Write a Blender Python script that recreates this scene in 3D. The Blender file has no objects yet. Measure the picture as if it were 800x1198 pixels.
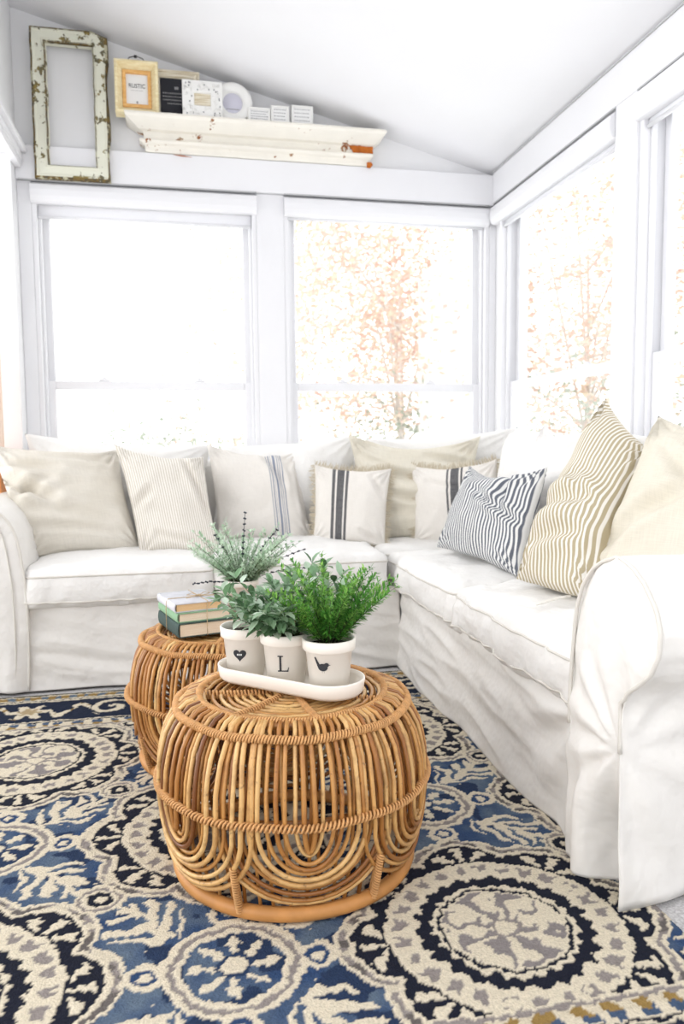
import bpy, bmesh, math, random
import numpy as np
from mathutils import Vector, noise, Matrix
random.seed(7); rng=np.random.default_rng(5)
PI=math.pi
scene=bpy.context.scene
col=scene.collection
# ---------------------------------------------------------------- camera (metres; y runs along the right wall)
FPX=895.; CAMH=0.90
def cam_basis(yaw=11.55,pitch=4.9,roll=.5):
    y,p,r=map(math.radians,(yaw,pitch,roll))
    f=Vector((math.sin(y)*math.cos(p),math.cos(y)*math.cos(p),-math.sin(p)))
    right=f.cross(Vector((0,0,1))).normalized(); up=right.cross(f)
    return f,right*math.cos(r)-up*math.sin(r),right*math.sin(r)+up*math.cos(r)
FW,RT,UP=cam_basis()
def at(px,py,x=None,y=None,z=None):
    d=FW+RT*((px-400)/FPX)-UP*((py-599)/FPX)
    c=Vector((0,0,CAMH))
    for v,i in((x,0),(y,1),(z,2)):
        if v is not None: return c+d*((v-c[i])/d[i])
cd=bpy.data.cameras.new('camera'); cam=bpy.data.objects.new('camera',cd); col.objects.link(cam)
cam.matrix_world=Matrix(((RT.x,UP.x,-FW.x,0),(RT.y,UP.y,-FW.y,0),(RT.z,UP.z,-FW.z,CAMH),(0,0,0,1)))
cd.sensor_fit='VERTICAL'; cd.sensor_height=36; cd.lens=FPX*36/1198; cd.clip_start=.02; cd.clip_end=200
cd.dof.use_dof=True; cd.dof.focus_distance=1.7; cd.dof.aperture_fstop=4.5
scene.camera=cam
scene.view_settings.view_transform='Standard'; scene.view_settings.look='None'
scene.view_settings.gamma=1; scene.view_settings.use_curve_mapping=False
scene.view_settings.exposure=1.0

# ---------------------------------------------------------------- materials
def lin(c):
    return tuple(((v/255)/12.92 if v/255<=.04045 else (((v/255)+.055)/1.055)**2.4) for v in c)
class NT:
    def __init__(s,name):
        s.m=bpy.data.materials.new(name); s.m.use_nodes=True; s.t=s.m.node_tree; s.t.nodes.clear()
        s.out=s.n('ShaderNodeOutputMaterial'); s.b=s.n('ShaderNodeBsdfPrincipled'); s.l(s.b.outputs[0],s.out.inputs[0])
    def n(s,t,**k):
        o=s.t.nodes.new(t)
        for a,b in k.items(): setattr(o,a,b)
        return o
    def l(s,a,b): s.t.links.new(a,b)
    def coord(s,kind='Object',scale=(1,1,1)):
        c=s.n('ShaderNodeTexCoord'); m=s.n('ShaderNodeMapping'); m.inputs['Scale'].default_value=scale
        s.l(c.outputs[kind],m.inputs[0]); return m.outputs[0]
    def noise(s,vec,scale,detail=3,rough=.5):
        o=s.n('ShaderNodeTexNoise'); o.inputs['Scale'].default_value=scale; o.inputs['Detail'].default_value=detail
        o.inputs['Roughness'].default_value=rough
        if vec is not None: s.l(vec,o.inputs['Vector'])
        return o.outputs[0]
    def ramp(s,fac,stops,interp='LINEAR'):
        o=s.n('ShaderNodeValToRGB'); o.color_ramp.interpolation=interp; e=o.color_ramp.elements
        while len(e)<len(stops): e.new(.5)
        for i,(p,c) in enumerate(stops): e[i].position=p; e[i].color=(*c,1) if len(c)==3 else c
        s.l(fac,o.inputs[0]); return o.outputs[0]
    def math(s,op,a,b=None):
        o=s.n('ShaderNodeMath',operation=op)
        for i,v in enumerate((a,b)):
            if v is None: continue
            if isinstance(v,(int,float)): o.inputs[i].default_value=v
            else: s.l(v,o.inputs[i])
        return o.outputs[0]
    def mix(s,f,a,b,mode='MIX'):
        o=s.n('ShaderNodeMixRGB',blend_type=mode)
        for i,v in enumerate((f,a,b)):
            if isinstance(v,(int,float)): o.inputs[i].default_value=v
            elif isinstance(v,tuple): o.inputs[i].default_value=(*v,1)
            else: s.l(v,o.inputs[i])
        return o.outputs[0]
    def bump(s,h,strength=.3,dist=.002,prev=None):
        o=s.n('ShaderNodeBump'); o.inputs['Strength'].default_value=strength; o.inputs['Distance'].default_value=dist
        s.l(h,o.inputs['Height']); 
        if prev is not None: s.l(prev,o.inputs['Normal'])
        s.l(o.outputs[0],s.b.inputs['Normal']); return o.outputs[0]
    def set(s,color=None,rough=.6,spec=.3):
        if isinstance(color,tuple): s.b.inputs['Base Color'].default_value=(*color,1)
        elif color is not None: s.l(color,s.b.inputs['Base Color'])
        s.b.inputs['Roughness'].default_value=rough
        s.b.inputs['Specular IOR Level'].default_value=spec
        return s.m
def paint(name,c,rough=.5,spec=.3,ns=3,amp=.02):
    n=NT(name); v=n.coord(); f=n.noise(v,ns,4)
    d=tuple(x*(1-amp) for x in c); k=n.ramp(f,[(.35,d),(.65,c)])
    n.bump(n.noise(v,60,2),.05,.001); return n.set(k,rough,spec)
def fabric(name,c,c2=None,weave=900,wr=.25,slub=False,wrs=9,sheen=.0):
    n=NT(name); v=n.coord('Object'); f=n.noise(v,5,4); c2=c2 or tuple(x*.94 for x in c)
    k=n.ramp(f,[(.35,c2),(.65,c)])
    if slub:
        a=n.noise(n.coord('UV',(160,9,1)),1,2); b=n.noise(n.coord('UV',(9,160,1)),1,2)
        s=n.math('MULTIPLY',a,b); k=n.mix(n.math('MULTIPLY',s,.8),k,tuple(x*.6 for x in c2))
    p=n.bump(n.noise(v,wrs,3,.55),wr,.03)
    p=n.bump(n.noise(v,weave,2),.25,.0006,p)
    return n.set(k,.9,.15)
M={}
M['wall']=paint('white_wall_paint',(.82,.82,.83),.55)
M['ceil']=paint('white_ceiling_paint',(.80,.80,.82),.7)
M['painted_shadow']=paint('painted_shadow_grey',(.5,.5,.51),.9)  # grey that paints shade into thin strips along the headers
M['trim']=paint('white_trim_paint',(.80,.80,.82),.4)
M['slip']=fabric('white_cotton_slipcover',(.80,.78,.75),(.77,.75,.715),wr=.5)
M['slipw']=fabric('white_cotton_cushion',(.83,.82,.80),(.81,.795,.77),wr=.45,wrs=11)
M['welt']=fabric('cotton_piping',(.70,.67,.62))
M['cream']=fabric('natural_cream_linen',(.77,.73,.655),(.73,.685,.60),slub=True,wr=.35)
M['cream2']=fabric('cream_cotton_duck',(.76,.72,.62),(.72,.67,.56),slub=True,wr=.35)
M['linen']=fabric('oatmeal_grain_sack_linen',(.80,.765,.715),(.76,.72,.66),slub=True,wr=.3)
M['fringe']=fabric('frayed_linen_fringe',(.56,.49,.37))
def stripes(name,base,line,n_,duty,soft=.03):
    n=NT(name); c=n.n('ShaderNodeTexCoord'); sp=n.n('ShaderNodeSeparateXYZ'); n.l(c.outputs['UV'],sp.inputs[0])
    w=n.math('ADD',sp.outputs[0],n.math('MULTIPLY',n.noise(n.coord('UV',(4,4,1)),1,1),.004))
    fr=n.math('FRACT',n.math('MULTIPLY',w,n_))
    k=n.ramp(fr,[(0,base),(max(.5-duty/2-soft,.01),base),(.5-duty/2,line),(.5+duty/2,line),(min(.5+duty/2+soft,.99),base)])
    v=n.coord(); p=n.bump(n.noise(v,10,3),.3,.03); n.bump(n.noise(v,900,2),.25,.0006,p)
    return n.set(k,.9,.15)
def band(name,base,line,segs):
    """grain-sack stripes: segs = list of (u0,u1)"""
    n=NT(name); c=n.n('ShaderNodeTexCoord'); sp=n.n('ShaderNodeSeparateXYZ'); n.l(c.outputs['UV'],sp.inputs[0])
    st=[(0,base)]
    for a,b in segs: st+=[(a,line),(b,base)]
    k=n.ramp(sp.outputs[0],st,'CONSTANT')
    a=n.noise(n.coord('UV',(160,9,1)),1,2); b=n.noise(n.coord('UV',(9,160,1)),1,2)
    k=n.mix(n.math('MULTIPLY',n.math('MULTIPLY',a,b),.7),k,tuple(x*.65 for x in base))
    v=n.coord(); p=n.bump(n.noise(v,9,3),.3,.03); n.bump(n.noise(v,700,2),.3,.0008,p)
    return n.set(k,.92,.12)
M['pin']=stripes('beige_pinstripe_cotton',(.82,.79,.74),(.56,.51,.43),34,.32,.12)
M['tick']=stripes('navy_ticking_cotton',(.76,.76,.74),(.13,.14,.17),30,.42,.08)
M['tan']=stripes('tan_wide_stripe_cotton',(.78,.75,.69),(.44,.375,.25),21,.48,.08)
M['grain_blue']=band('linen_with_blue_lines',(.80,.765,.715),(.20,.24,.34),[(.60,.608),(.625,.633),(.645,.652),(.665,.69),(.705,.712),(.725,.733),(.75,.758)])
BK=(.045,.048,.06)
M['grain_black']=band('linen_with_black_band',(.80,.765,.715),BK,[(.24,.285),(.305,.40),(.42,.455)])
M['grain_black2']=band('linen_with_dark_band',(.80,.765,.715),BK,[(.42,.445),(.465,.56),(.58,.605)])
def rattan(name='honey_rattan_cane'):
    n=NT(name); at_=n.n('ShaderNodeAttribute'); at_.attribute_name='tone'
    v=n.coord(); g=n.noise(v,28,4,.6)
    base=n.ramp(at_.outputs['Fac'],[(0,lin((112,66,26))),(.35,lin((164,108,50))),(.7,lin((202,150,86))),(1,lin((228,192,132)))])
    k=n.mix(n.math('MULTIPLY',n.ramp(g,[(.45,(0,0,0)),(.62,(1,1,1))]),.38),base,lin((128,72,30)))
    spt=n.ramp(n.noise(v,90,2),[(.66,(0,0,0)),(.72,(1,1,1))]); k=n.mix(n.math('MULTIPLY',spt,.5),k,lin((90,50,22)))
    n.bump(g,.2,.002); return n.set(k,.34,.5)
M['rattan']=rattan()
M['lash']=paint('pale_split_cane',lin((214,162,106)),.5,.3,60,.2)
M['hoop']=paint('bent_pole_rattan',lin((202,142,80)),.45,.4,20,.2)
def chippy(name,base,under,rust,sc=22,th=.60):
    n=NT(name); v=n.coord(); a=n.noise(v,sc,5,.65); b=n.noise(v,sc*.35,3)
    k=n.ramp(n.noise(v,8,3),[(.3,tuple(x*.93 for x in base)),(.7,base)])
    f=n.ramp(n.math('ADD',a,n.math('MULTIPLY',n.math('SUBTRACT',b,.5),.5)),[(th,(0,0,0)),(th+.02,(1,1,1))])
    u=n.ramp(n.noise(v,sc*1.6,3),[(.42,under),(.6,rust)])
    k=n.mix(f,k,u); n.bump(f,.6,.002); return n.set(k,.75,.2)
M['chip_frame']=chippy('chipped_antique_white',lin((226,226,210)),lin((110,104,82)),lin((140,124,74)),26,.585)
M['chip_edge']=chippy('worn_dark_edge',lin((190,186,160)),lin((84,78,62)),lin((120,100,60)),40,.43)
M['chip_mantel']=chippy('chipped_mantel_white',lin((238,234,224)),lin((170,140,110)),lin((150,92,52)),20,.66)
M['rust']=paint('bare_orange_wood',lin((190,108,48)),.8,.1,40,.3)
def wood(name,c1,c2,sc=(3,40,3),rough=.5):
    n=NT(name); k=n.ramp(n.noise(n.coord('Object',sc),3,4),[(.35,c1),(.65,c2)]); return n.set(k,rough,.3)
M['pine']=wood('limed_pine',lin((226,208,160)),lin((240,228,190)),(12,12,50))
M['pine_in']=wood('honey_pine',lin((220,166,96)),lin((234,188,124)),(12,12,50))
M['greywood']=wood('weathered_cream_wood',lin((196,180,146)),lin((236,230,214)),(4,60,60))
M['paper']=paint('paper_white',(.83,.83,.82),.7)
M['black']=paint('black_iron',(.02,.02,.022),.5)
M['ink']=paint('dark_ink',(.035,.035,.04),.7)
M['inkgrey']=paint('grey_ink',(.30,.30,.31),.7)
M['chalk']=paint('black_sign_board',(.02,.021,.03),.6)
M['lilac']=paint('pale_lilac_print',(.62,.61,.70),.6)
M['plaster']=paint('white_plaster_carving',(.86,.855,.83),.6)
M['ceramic']=NT('cream_white_ceramic').set((.87,.815,.74),.28,.5)
M['soil']=paint('dark_soil',(.03,.022,.015),.9,.1,60,.5)
M['page']=wood('cream_page_block',lin((222,198,168)),lin((240,228,208)),(4,4,600),.8)
M['page_old']=wood('yellowed_page_block',lin((214,172,122)),lin((232,200,158)),(4,4,600),.8)
M['bk_dark']=paint('dark_green_book_cloth',lin((66,84,80)),.7,.2,60,.2)
M['bk_green']=paint('sage_green_book_cloth',lin((140,176,142)),.7,.2,60,.15)
M['bk_grey']=paint('pale_grey_book_cover',lin((206,206,212)),.6,.2,30,.15)
M['jute']=paint('jute_twine',lin((205,180,145)),.9,.1,200,.2)
M['terra']=paint('brown_saucer_glaze',lin((150,84,50)),.4,.4,30,.2)
M['pinkwood']=wood('pale_pink_wood',lin((232,204,184)),lin((240,218,202)),(20,20,2))
M['orangewood']=wood('orange_wood',lin((226,150,92)),lin((236,170,112)),(20,20,2))
def leafmat(name,a,b,c,rough=.45,tr=.25):
    n=NT(name); at_=n.n('ShaderNodeAttribute'); at_.attribute_name='tone'
    k=n.ramp(at_.outputs['Fac'],[(0,a),(.5,b),(1,c)]); n.set(k,rough,.35)
    t=n.n('ShaderNodeBsdfTranslucent'); n.l(k,t.inputs[0]); mx=n.n('ShaderNodeMixShader'); mx.inputs[0].default_value=tr
    n.l(n.b.outputs[0],mx.inputs[1]); n.l(t.outputs[0],mx.inputs[2]); n.l(mx.outputs[0],n.out.inputs[0]); return n.m
M['fern']=leafmat('bright_green_fronds',lin((38,92,30)),lin((84,152,58)),lin((160,206,104)))
M['euca']=leafmat('grey_green_oval_leaves',lin((50,80,48)),lin((122,158,118)),lin((214,230,212)))
M['airy']=leafmat('silvery_fine_foliage',lin((128,160,128)),lin((186,212,182)),lin((232,242,228)))
M['bud']=paint('dark_berry_sprig',(.03,.035,.05),.5)
M['stem']=paint('green_stem',lin((70,84,48)),.6)
M['red_leaf']=leafmat('autumn_pink_leaves',(.72,.50,.45),(.76,.61,.51),(.77,.70,.54),.6,.5)
M['grn_leaf']=leafmat('pale_olive_leaves',(.34,.39,.31),(.44,.48,.40),(.54,.57,.50),.6,.5)
M['bark']=paint('grey_bark',(.84,.79,.76),.9)
M['lawn']=paint('pale_lawn',(.80,.82,.76),.9,.1,1,.1)
M['house']=paint('white_clapboard',(.85,.85,.85),.6)
M['roofm']=paint('pale_grey_shingle',(.55,.55,.56),.8)
def glass():
    n=NT('clear_window_glass'); t=n.n('ShaderNodeBsdfTransparent'); t.inputs[0].default_value=(.98,.985,.98,1)
    g=n.n('ShaderNodeBsdfGlossy'); g.inputs['Roughness'].default_value=.02; mx=n.n('ShaderNodeMixShader'); mx.inputs[0].default_value=.04
    n.l(t.outputs[0],mx.inputs[1]); n.l(g.outputs[0],mx.inputs[2]); n.l(mx.outputs[0],n.out.inputs[0]); n.t.nodes.remove(n.b); return n.m
M['glass']=glass()
def blindm():
    n=NT('white_blind_fabric'); v=n.coord('Object',(200,200,20)); n.bump(n.noise(v,2,2),.2,.001); n.set((.86,.86,.88),.8,.1)
    t=n.n('ShaderNodeBsdfTranslucent'); t.inputs[0].default_value=(.86,.86,.88,1); mx=n.n('ShaderNodeMixShader'); mx.inputs[0].default_value=.45
    n.l(n.b.outputs[0],mx.inputs[1]); n.l(t.outputs[0],mx.inputs[2]); n.l(mx.outputs[0],n.out.inputs[0]); return n.m
M['blind']=blindm()
def carpet():
    n=NT('grey_speckled_carpet'); v=n.coord(); k=n.ramp(n.noise(v,160,3),[(.35,(.42,.41,.41)),(.65,(.66,.65,.65))]); n.bump(n.noise(v,300,2),.7,.004); return n.set(k,.95,.1)
M['carpet']=carpet()
def rugm():
    n=NT('hooked_wool'); a=n.n('ShaderNodeAttribute'); a.attribute_name='Col'; v=n.coord()
    k=n.mix(.30,a.outputs['Color'],n.ramp(n.noise(v,170,3),[(.3,(.30,.30,.30)),(.7,(1,1,1))]),'MULTIPLY')
    p=n.bump(n.noise(v,260,3),.9,.004); return n.set(k,.95,.1)
M['rug']=rugm()

# ---------------------------------------------------------------- object helpers
def link(name,me,mat,parent=None,smooth=True):
    o=bpy.data.objects.new(name,me); col.objects.link(o)
    if mat is not None: me.materials.append(mat)
    if parent is not None: o.parent=parent
    if smooth: me.polygons.foreach_set('use_smooth',[True]*len(me.polygons))
    me.update(); return o
def tag(o,label=None,cat=None,group=None,kind=None):
    if label: o['label']=label
    if cat: o['category']=cat
    if group: o['group']=group
    if kind: o['kind']=kind
    return o
def empty(name,loc,label=None,cat=None,group=None,kind=None):
    o=bpy.data.objects.new(name,None); col.objects.link(o); o.location=loc; o.empty_display_size=.05
    return tag(o,label,cat,group,kind)
class MB:
    """collects verts/faces in WORLD space, builds one mesh (local to parent's location)"""
    def __init__(s): s.v=[]; s.f=[]; s.uv={}; s.tone=[]
    def add(s,vs,fs,tone=.5):
        b=len(s.v); s.v+= [tuple(p) for p in vs]; s.f+=[tuple(i+b for i in f) for f in fs]; s.tone+=[tone]*len(vs); return b
    def box(s,x0,x1,y0,y1,z0,z1,tone=.5):
        vs=[(x,y,z) for x in(x0,x1) for y in(y0,y1) for z in(z0,z1)]
        s.add(vs,[(0,1,3,2),(4,6,7,5),(0,4,5,1),(2,3,7,6),(0,2,6,4),(1,5,7,3)],tone); return s
    def tube(s,pts,r,n=6,closed=False,tone=.5,cap=True):
        pts=[Vector(p) for p in pts]; m=len(pts)
        rr=r if hasattr(r,'__len__') else [r]*m
        T=[]
        for i in range(m):
            a=pts[(i-1)%m] if (closed or i>0) else pts[i]; b=pts[(i+1)%m] if (closed or i<m-1) else pts[i]
            d=(b-a); T.append(d.normalized() if d.length>1e-9 else Vector((0,0,1)))
        ref=Vector((0,0,1)) if abs(T[0].z)<.9 else Vector((1,0,0))
        nrm=T[0].cross(ref).normalized(); vs=[]
        for i in range(m):
            nrm=(nrm-T[i]*nrm.dot(T[i]));
            if nrm.length<1e-6: nrm=T[i].orthogonal()
            nrm.normalize(); bn=T[i].cross(nrm)
            for k in range(n):
                a=2*PI*k/n; vs.append(pts[i]+(nrm*math.cos(a)+bn*math.sin(a))*rr[i])
        fs=[]
        for i in range(m if closed else m-1):
            j=(i+1)%m
            for k in range(n): fs.append((i*n+k,i*n+(k+1)%n,j*n+(k+1)%n,j*n+k))
        if cap and not closed: fs+= [tuple(range(n-1,-1,-1)),tuple((m-1)*n+k for k in range(n))]
        s.add(vs,fs,tone); return s
    def lathe(s,c,prof,n=32,tone=.5,capb=True,capt=False,sx=1,sy=1,rot=0):
        vs=[]; m=len(prof)
        for r,z in prof:
            for k in range(n):
                a=2*PI*k/n; x=r*math.cos(a)*sx; y=r*math.sin(a)*sy
                vs.append((c[0]+x*math.cos(rot)-y*math.sin(rot),c[1]+x*math.sin(rot)+y*math.cos(rot),c[2]+z))
        fs=[(i*n+k,i*n+(k+1)%n,(i+1)*n+(k+1)%n,(i+1)*n+k) for i in range(m-1) for k in range(n)]
        if capb: fs.append(tuple(range(n-1,-1,-1)))
        if capt: fs.append(tuple((m-1)*n+k for k in range(n)))
        s.add(vs,fs,tone); return s
    def build(s,name,mat,parent=None,smooth=True,xf=None):
        if parent is not None:
            L=parent.location if parent.parent is None else parent.location+parent.parent.location
            vs=[(p[0]-L[0],p[1]-L[1],p[2]-L[2]) for p in s.v]
        else: vs=s.v
        me=bpy.data.meshes.new(name); me.from_pydata(vs,[],s.f)
        a=me.attributes.new('tone','FLOAT','POINT'); a.data.foreach_set('value',s.tone)
        o=link(name,me,mat,parent,smooth); return o
def own(o,loc):
    """top-level mesh built in world space -> origin at its base"""
    loc=Vector(loc)
    for v in o.data.vertices: v.co-=loc
    o.location=loc; return o
def struct(name,mb,mat,parent=None,smooth=False):
    o=mb.build(name,mat,parent,smooth)
    if parent is None: o['kind']='structure'
    return o
def bevel(o,w=.004,seg=2):
    m=o.modifiers.new('bevel','BEVEL'); m.width=w; m.segments=seg; m.limit_method='ANGLE'; return o
def fn(x,y,z,s=1,seed=0): return noise.noise(Vector((x*s+seed*7.3,y*s+seed*3.1,z*s-seed*5.7)))

# ---------------------------------------------------------------- room shell
XL,XR,YB=-.72,1.61,3.85
def cz(x): return 2.286+(XR-x)*.257     # sloped ceiling height
WT=.14
b=MB(); b.box(-1.9,XR+WT,-.4,YB+WT,-.12,0); fl=struct('floor',b,M['carpet'])
# back wall (gable, posts, dado) around two openings
W1=(-.66,.371); W2=(.505,1.575); ZS,ZT=.80,2.12
def wall_prism(mb,poly,y0,y1):
    n=len(poly); vs=[(x,y0,z) for x,z in poly]+[(x,y1,z) for x,z in poly]
    fs=[tuple(range(n)),tuple(range(2*n-1,n-1,-1))]+[(i,i+n,(i+1)%n+n,(i+1)%n) for i in range(n)]
    mb.add(vs,fs)
b=MB()
b.box(XL-.5,XR+WT,YB,YB+WT,0,ZS); b.box(XL-.06,W1[0],YB,YB+WT,ZS,ZT); b.box(W1[1],W2[0],YB,YB+WT,ZS,ZT); b.box(W2[1],XR+WT,YB,YB+WT,ZS,ZT)
wall_prism(b,[(XL-.06,ZT),(XR+WT,ZT),(XR+WT,cz(XR)+.05),(XL-.06,cz(XL-.06)+.05)],YB,YB+WT)
struct('wall_back',b,M['wall'])
# header board across the back wall, standing proud with a ledge on top; side and centre casings
b=MB(); b.box(XL,XR-.02,YB-.045,YB,ZT+.005,2.275); bevel(struct('trim_1',b,M['trim']),.003)
b=MB(); b.box(W1[1]+.0,W2[0]-.0,YB-.022,YB,ZS,ZT+.004); bevel(struct('trim_2',b,M['trim']),.003)
b=MB(); b.box(W2[1],XR,YB-.022,YB,ZS,ZT+.004); bevel(struct('trim_3',b,M['trim']),.003)
b=MB(); b.box(XL,W1[0],YB-.022,YB,ZS,ZT+.004); bevel(struct('trim_4',b,M['trim']),.003)
# right wall
W3=(2.657,3.74); W4=(1.30,2.518)
b=MB(); b.box(XR,XR+WT,.6,YB,0,ZS); b.box(XR,XR+WT,W3[1],YB,ZS,ZT); b.box(XR,XR+WT,W4[1],W3[0],ZS,ZT); b.box(XR,XR+WT,.6,W4[0],ZS,ZT); b.box(XR,XR+WT,.6,YB,ZT,cz(XR)+.05)
struct('wall_right',b,M['wall'])
b=MB(); b.box(XR-.03,XR,.6,YB-.045,ZT+.012,cz(XR)-.004); bevel(struct('trim_5',b,M['trim']),.003)
b=MB(); b.box(XR-.03,XR,W4[1],W3[0],ZS,ZT+.011); bevel(struct('trim_6',b,M['trim']),.003)
# grey strip painted as the shadow line where ceiling meets the right header
b=MB(); b.box(XR-.036,XR-.03,.6,YB-.05,cz(XR)-.006,cz(XR)-.001); struct('painted_shadow_1',b,M['painted_shadow'])
# left wall: beam above a wide opening, and a short pier in the corner
b=MB(); b.box(XL-.12,XL,-2.5,YB,2.20,cz(XL)+.1); struct('wall_left',b,M['wall'])
b=MB(); b.box(XL-.09,XL,3.715,YB,0,2.20); struct('wall_pier',b,M['wall'])
b=MB()
for (d,z0,z1) in((.035,2.20,2.235),(.055,2.235,2.26),(.03,2.17,2.20)): b.box(XL,XL+d,1.6,YB-.05,z0,z1)
bevel(struct('trim_8',b,M['trim']),.004)
# ceiling slab
b=MB(); y0,y1=-2.5,YB+WT
x0,x1=XL-.12,XR+WT
vs=[(x0,y0,cz(x0)),(x1,y0,cz(x1)),(x1,y1,cz(x1)),(x0,y1,cz(x0))]; vs+=[(x,y,z+.12) for x,y,z in vs]
b.add(vs,[(0,1,2,3),(7,6,5,4),(0,4,5,1),(1,5,6,2),(2,6,7,3),(3,7,4,0)]); struct('ceiling',b,M['ceil'])

b=MB(); b.box(W1[0]-.05,W1[1],YB-.047,YB-.03,ZT+.001,ZT+.0055); struct('painted_shadow_2',b,M['painted_shadow'])  # these four grey strips paint in the dark shade line under the headers
b=MB(); b.box(W2[0],W2[1]-.01,YB-.047,YB-.03,ZT+.001,ZT+.0055); struct('painted_shadow_3',b,M['painted_shadow'])
b=MB(); b.box(XR-.033,XR-.02,W3[0],YB-.06,ZT+.007,ZT+.0125); struct('painted_shadow_4',b,M['painted_shadow'])
b=MB(); b.box(XR-.033,XR-.02,W4[0],W4[1],ZT+.007,ZT+.0125); struct('painted_shadow_5',b,M['painted_shadow'])
# windows: local frame (a along wall, d outward, z up)
def window(idx,a0,a1,back=True,deep=None):
    def bx(mb,p0,p1,d0,d1,z0,z1):
        if back: mb.box(p0,p1,YB+d0,YB+d1,z0,z1)
        else: mb.box(XR+d0,XR+d1,p0,p1,z0,z1)
    c=((a0+a1)/2,YB,ZS) if back else (XR,(a0+a1)/2,ZS)
    w=empty('window_%d'%idx,c,kind='structure')
    def ring(mb,p0,p1,z0,z1,t,d0,d1,tt=None,tb=None):
        tt=tt or t; tb=tb or t
        bx(mb,p0,p0+t,d0,d1,z0,z1); bx(mb,p1-t,p1,d0,d1,z0,z1); bx(mb,p0+t,p1-t,d0,d1,z1-tt,z1); bx(mb,p0+t,p1-t,d0,d1,z0,z0+tb)
    m=MB(); ring(m,a0,a1,ZS,ZT,.022,-.018,.12); bevel(m.build('window_frame',M['trim'],w,False),.003)
    m=MB(); ring(m,a0+.022,a1-.022,ZS+.022,ZT-.022,.014,.01,.03); bevel(m.build('stop_bead',M['trim'],w,False),.003)
    zm=1.20
    s=MB(); ring(s,a0+.03,a1-.03,zm-.012,ZT-.024,.034,.062,.092,.05,.03); us=bevel(s.build('upper_sash',M['trim'],w,False),.004)
    g=MB(); bx(g,a0+.06,a1-.06,.074,.078,zm+.01,ZT-.07); g.build('pane',M['glass'],us,False)
    s=MB(); ring(s,a0+.026,a1-.026,ZS+.022,zm+.024,.042,.03,.06,.042,.05); ls=bevel(s.build('lower_sash',M['trim'],w,False),.004)
    g=MB(); bx(g,a0+.06,a1-.06,.043,.047,ZS+.06,zm-.012); g.build('pane',M['glass'],ls,False)
    for f in(.28,.72):
        k=MB(); p=a0+(a1-a0)*f; bx(k,p-.025,p+.025,.032,.058,zm+.024,zm+.034); bx(k,p-.01,p+.012,.034,.056,zm+.034,zm+.042); bevel(k.build('sash_lock',M['trim'],ls,False),.003)
    s=MB(); bx(s,a0-.02,a1+.02,-.05,.03,ZS-.02,ZS+.006); bevel(s.build('window_sill',M['trim'],w,False),.005)
window(1,*W1); window(2,*W2); window(3,*W3,back=False); window(4,*W4,back=False)
# roller blinds
def blind(lbl,a0,a1,drop,back=True,proud=.05):
    c=((a0+a1)/2,YB-.01,ZT) if back else (XR-.01,(a0+a1)/2,ZT)
    r=empty('roller_blind',c,lbl,'blind','roller blinds over the windows')
    m=MB(); n=10; prof=[(0,.0),(-proud*.55,.0),(-proud*.9,-.012),(-proud,-.035),(-proud,-.062),(-proud*.85,-.085),(-proud*.6,-.092),(0,-.092)]
    if back: pts=lambda a:[(a,YB-.002+d,ZT-.004+z) for d,z in prof]
    else: pts=lambda a:[(XR-.002+d,a,ZT-.004+z) for d,z in prof]
    k=len(prof); m.add(pts(a0)+pts(a1),[(i,i+1,k+i+1,k+i) for i in range(k-1)]+[tuple(range(k-1,-1,-1)),tuple(range(k,2*k))])
    m.build('valance',M['trim'],r,False)
    m=MB()
    if back: m.box(a0+.025,a1-.025,YB+.001,YB+.004,ZT-drop,ZT-.03)
    else: m.box(XR+.001,XR+.004,a0+.025,a1-.025,ZT-drop,ZT-.03)
    m.build('shade_cloth',M['blind'],r,False)
    m=MB()
    if back: m.tube([(a0+.025,YB-.001,ZT-drop),(a1-.025,YB-.001,ZT-drop)],.008,8)
    else: m.tube([(XR-.001,a0+.025,ZT-drop),(XR-.001,a1-.025,ZT-drop)],.008,8)
    m.build('bottom_bar',M['trim'],r)
blind('white roller blind drawn down a hand width over the left back window',W1[0]+.0,W1[1],.150)
blind('white roller blind rolled up above the right back window, next to the corner',W2[0],W2[1]-.01,.10)
blind('white roller blind above the right wall window nearest the corner',W3[0]+.002,W3[1]+.05,.12,False)
blind('white round-ended roller blind above the window at the right edge',W4[0],W4[1],.12,False,.06)

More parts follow.
